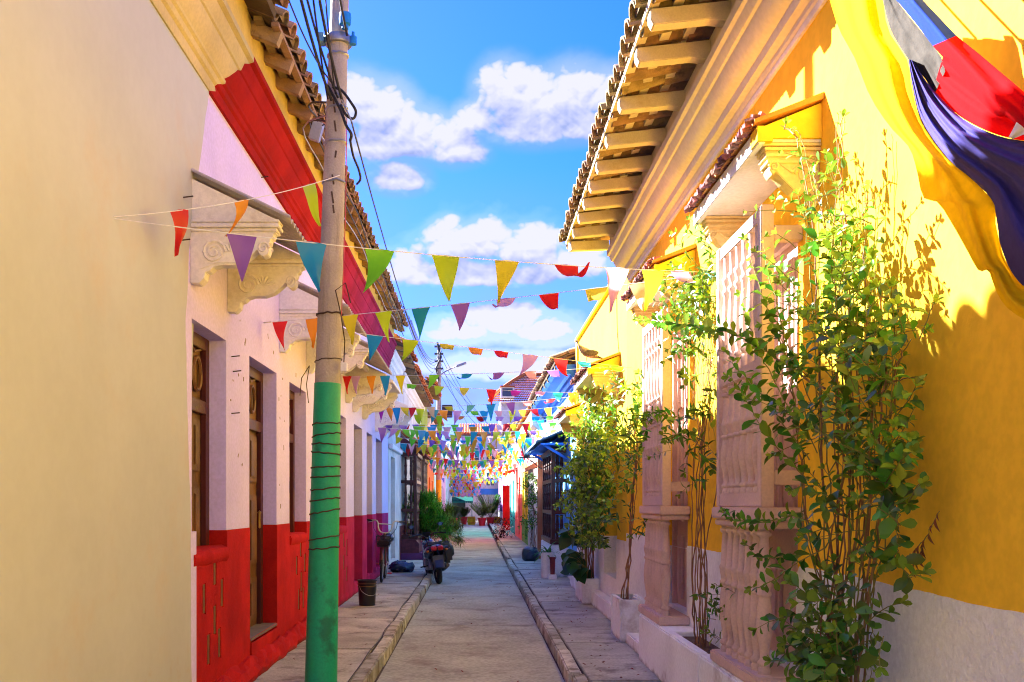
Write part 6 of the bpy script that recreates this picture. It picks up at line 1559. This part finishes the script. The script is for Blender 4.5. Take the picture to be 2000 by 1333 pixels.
en = MB(); en.box(-.16, .16, -.12, .26, .26, .54); en.build('engine', M_steel, mc, bevel=.03)
MB().tube(smooth_pts([(.10, .2, .30), (.15, -.1, .24), (.17, -.5, .30), (.18, -.85, .38)], 5), [.025]*6+[.04]*10, 10).build('exhaust', M_black, mc, smooth=True, recalc=False)
MB().extx([(-.55, .60), (-.83, .42), (-.62, .60)], .045, .07).build('chain_guard', M_chrome, mc)
hl = MB().sphere((0, .55, .88), .10, 12, 8, (1, .9, 1)).build('headlamp', M_mbody, mc, smooth=True)
MB().extx([(.44, .93), (.40, 1.02), (.42, 1.03), (.58, .95)], -.09, .09).build('instrument_pod', M_black, mc, bevel=.015)
MB().tube([(-.10, .0, .28), (-.26, -.06, .0)], .012, 6).build('side_stand', M_black, mc)
mc.location = (-.86, 19.7, -.135); mc.rotation_euler = (0, math.radians(-7), math.radians(11))

# bags on the left pavement
bg = thing('plastic_bag', (-1.62, 20.6, 0), 'crumpled dark blue plastic bag slumped on the left pavement', 'bag')
mb = MB(); mb.sphere((-1.62, 20.6, .09), .24, 16, 10, (1.15, .8, .55)); r = random.Random(3)
for vv in mb.v:
    vv += Vector((r.gauss(0, .022), r.gauss(0, .022), r.gauss(0, .022)+(.12*max(0, -(vv.x+1.62))))); vv.z = max(.0, vv.z)
mb.build('bag', mat('navy_plastic_bag', (.02, .035, .075), rough=.25, var=.3, vs=14, bump=.5, bs=20, spec=.6), bg, smooth=True)

# street lantern with scrolled bracket on the white house
ln = thing('wall_lantern', (1.36, 25.4, 2.75), 'black wrought iron lantern on a scrolled bracket past the blue house', 'lantern')
br = MB(); br.tube([(1.83, 25.4, 2.72), (1.36, 25.4, 2.72), (1.15, 25.4, 2.72)], .016, 6)
br.tube(smooth_pts([(1.83, 25.4, 2.42), (1.70, 25.4, 2.45), (1.55, 25.4, 2.58), (1.36, 25.4, 2.71)], 5), .013, 6)
for c, r_ in (((1.74, 2.60), .085), ((1.56, 2.80), .07), ((1.24, 2.66), .07), ((1.66, 2.83), .06), ((1.42, 2.60), .06)): spiral(c, r_, 1.8, 0, .010, br, 1, yo=25.4)
br.build('bracket', M_black, ln, smooth=True, recalc=False)
lc = Vector((1.36, 25.4, 2.76))
MB().lathe([(.04, 0), (.07, .03), (.10, .04), (.17, .36), (.19, .37), (.19, .39)], lc, 6).build('glass', mat('lantern_glass', (.35, .36, .33), rough=.25, bump=0), ln)
cg = MB()
for k in range(6): a = 2*PI*k/6; cg.tube([lc+Vector((.10*math.cos(a), .10*math.sin(a), .03)), lc+Vector((.175*math.cos(a), .175*math.sin(a), .38))], .010, 5)
cg.build('cage', M_black, ln)
MB().lathe([(.21, .385), (.20, .41), (.12, .50), (.11, .55), (.06, .60), (.03, .66), (.0, .70)], lc, 6).build('cap', M_black, ln)
MB().lathe([(.05, -.05), (.09, -.01), (.10, .03)], lc, 6).build('collar', M_black, ln)

# bird on the hood roof
bd = thing('pigeon', (1.42, 12.25, 3.33), 'speckled brown bird perched on the third right-hand canopy', 'bird')
M_bird = mat('speckled_feathers', (.26, .20, .16), rough=.9, var=.5, vs=40, bump=.2); M_bwing = mat('dark_feathers', (.09, .07, .06), rough=.9, var=.5, vs=50, bump=.2)
bo = Vector((1.44, 12.25, 3.35)); b = MB(); secs = [(.17, -.035, .012), (.10, -.01, .03), (.03, .02, .052), (-.04, .05, .056), (-.09, .085, .043), (-.115, .12, .030), (-.125, .155, .030), (-.135, .18, .022), (-.155, .183, .008)]
for x, z, rr in secs:
    for j in range(10): t = 2*PI*j/10; b.v.append(bo+Vector((x, rr*math.cos(t), z+rr*math.sin(t)*1.05+.06)))
for k in range(len(secs)-1):
    for j in range(10): a = k*10+j; a2 = k*10+(j+1) % 10; b.f.append((a, a2, a2+10, a+10))
b.f.append(tuple(reversed(range(10)))); b.f.append(tuple(range(80, 90)))
b.build('body', M_bird, bd, smooth=True)
for s_ in (-1, 1):
    w = MB(); w.sphere(bo+Vector((.04, s_*.048, .085)), .08, 10, 6, (1.25, .18, .5)); w.build('wing', M_bwing, bd, smooth=True)
    MB().tube([bo+Vector((-.01, s_*.02, .04)), bo+Vector((-.015, s_*.022, -.012))], .005, 5).build('leg', mat('bird_leg', (.3, .08, .06), bump=0), bd)
    MB().sphere(bo+Vector((-.140, s_*.023, .222)), .005, 6, 4).build('eye', M_black, bd)
MB().extr([(bo.x+.14, bo.z+.035), (bo.x+.25, bo.z-.015), (bo.x+.25, bo.z-.005), (bo.x+.14, bo.z+.05)], bo.y-.025, bo.y+.025).build('tail', M_bwing, bd)
MB().lathe([(.008, 0), (.006, .012), (0, .028)], bo+Vector((-.155, 0, .243)), 6, 'Z').build('beak', M_black, bd)
# litter and fallen leaves on the right pavement
r = random.Random(77); lt = MB()
for k in range(150):
    sd = r.random() < .6; x = r.uniform(.98, 1.52) if sd else r.uniform(-1.9, .8); y = r.uniform(7.5, 22)
    z = .012 if (x > .96 or x < -1.07) else -.118
    if -1.06 < x < -.92 or .82 < x < .96: continue
    M = frame(Vector((x, y, z)), (r.uniform(-1, 1), r.uniform(-1, 1), 0), (r.gauss(0, .2), r.gauss(0, .2), 1), r.uniform(.02, .055)); o = len(lt.v)
    lt.v += [M @ vv.co for vv in L_dead.vertices]; lt.f += [tuple(i+o for i in f.vertices) for f in L_dead.polygons]
for vv in lt.v: vv.z = max(vv.z, .006 if (vv.x > .955 or vv.x < -1.06) else -.125)
tag(lt.build('fallen_leaves', M_dead, None, recalc=False), 'dry fallen leaves scattered over pavement and road', 'leaf litter', kind='stuff')
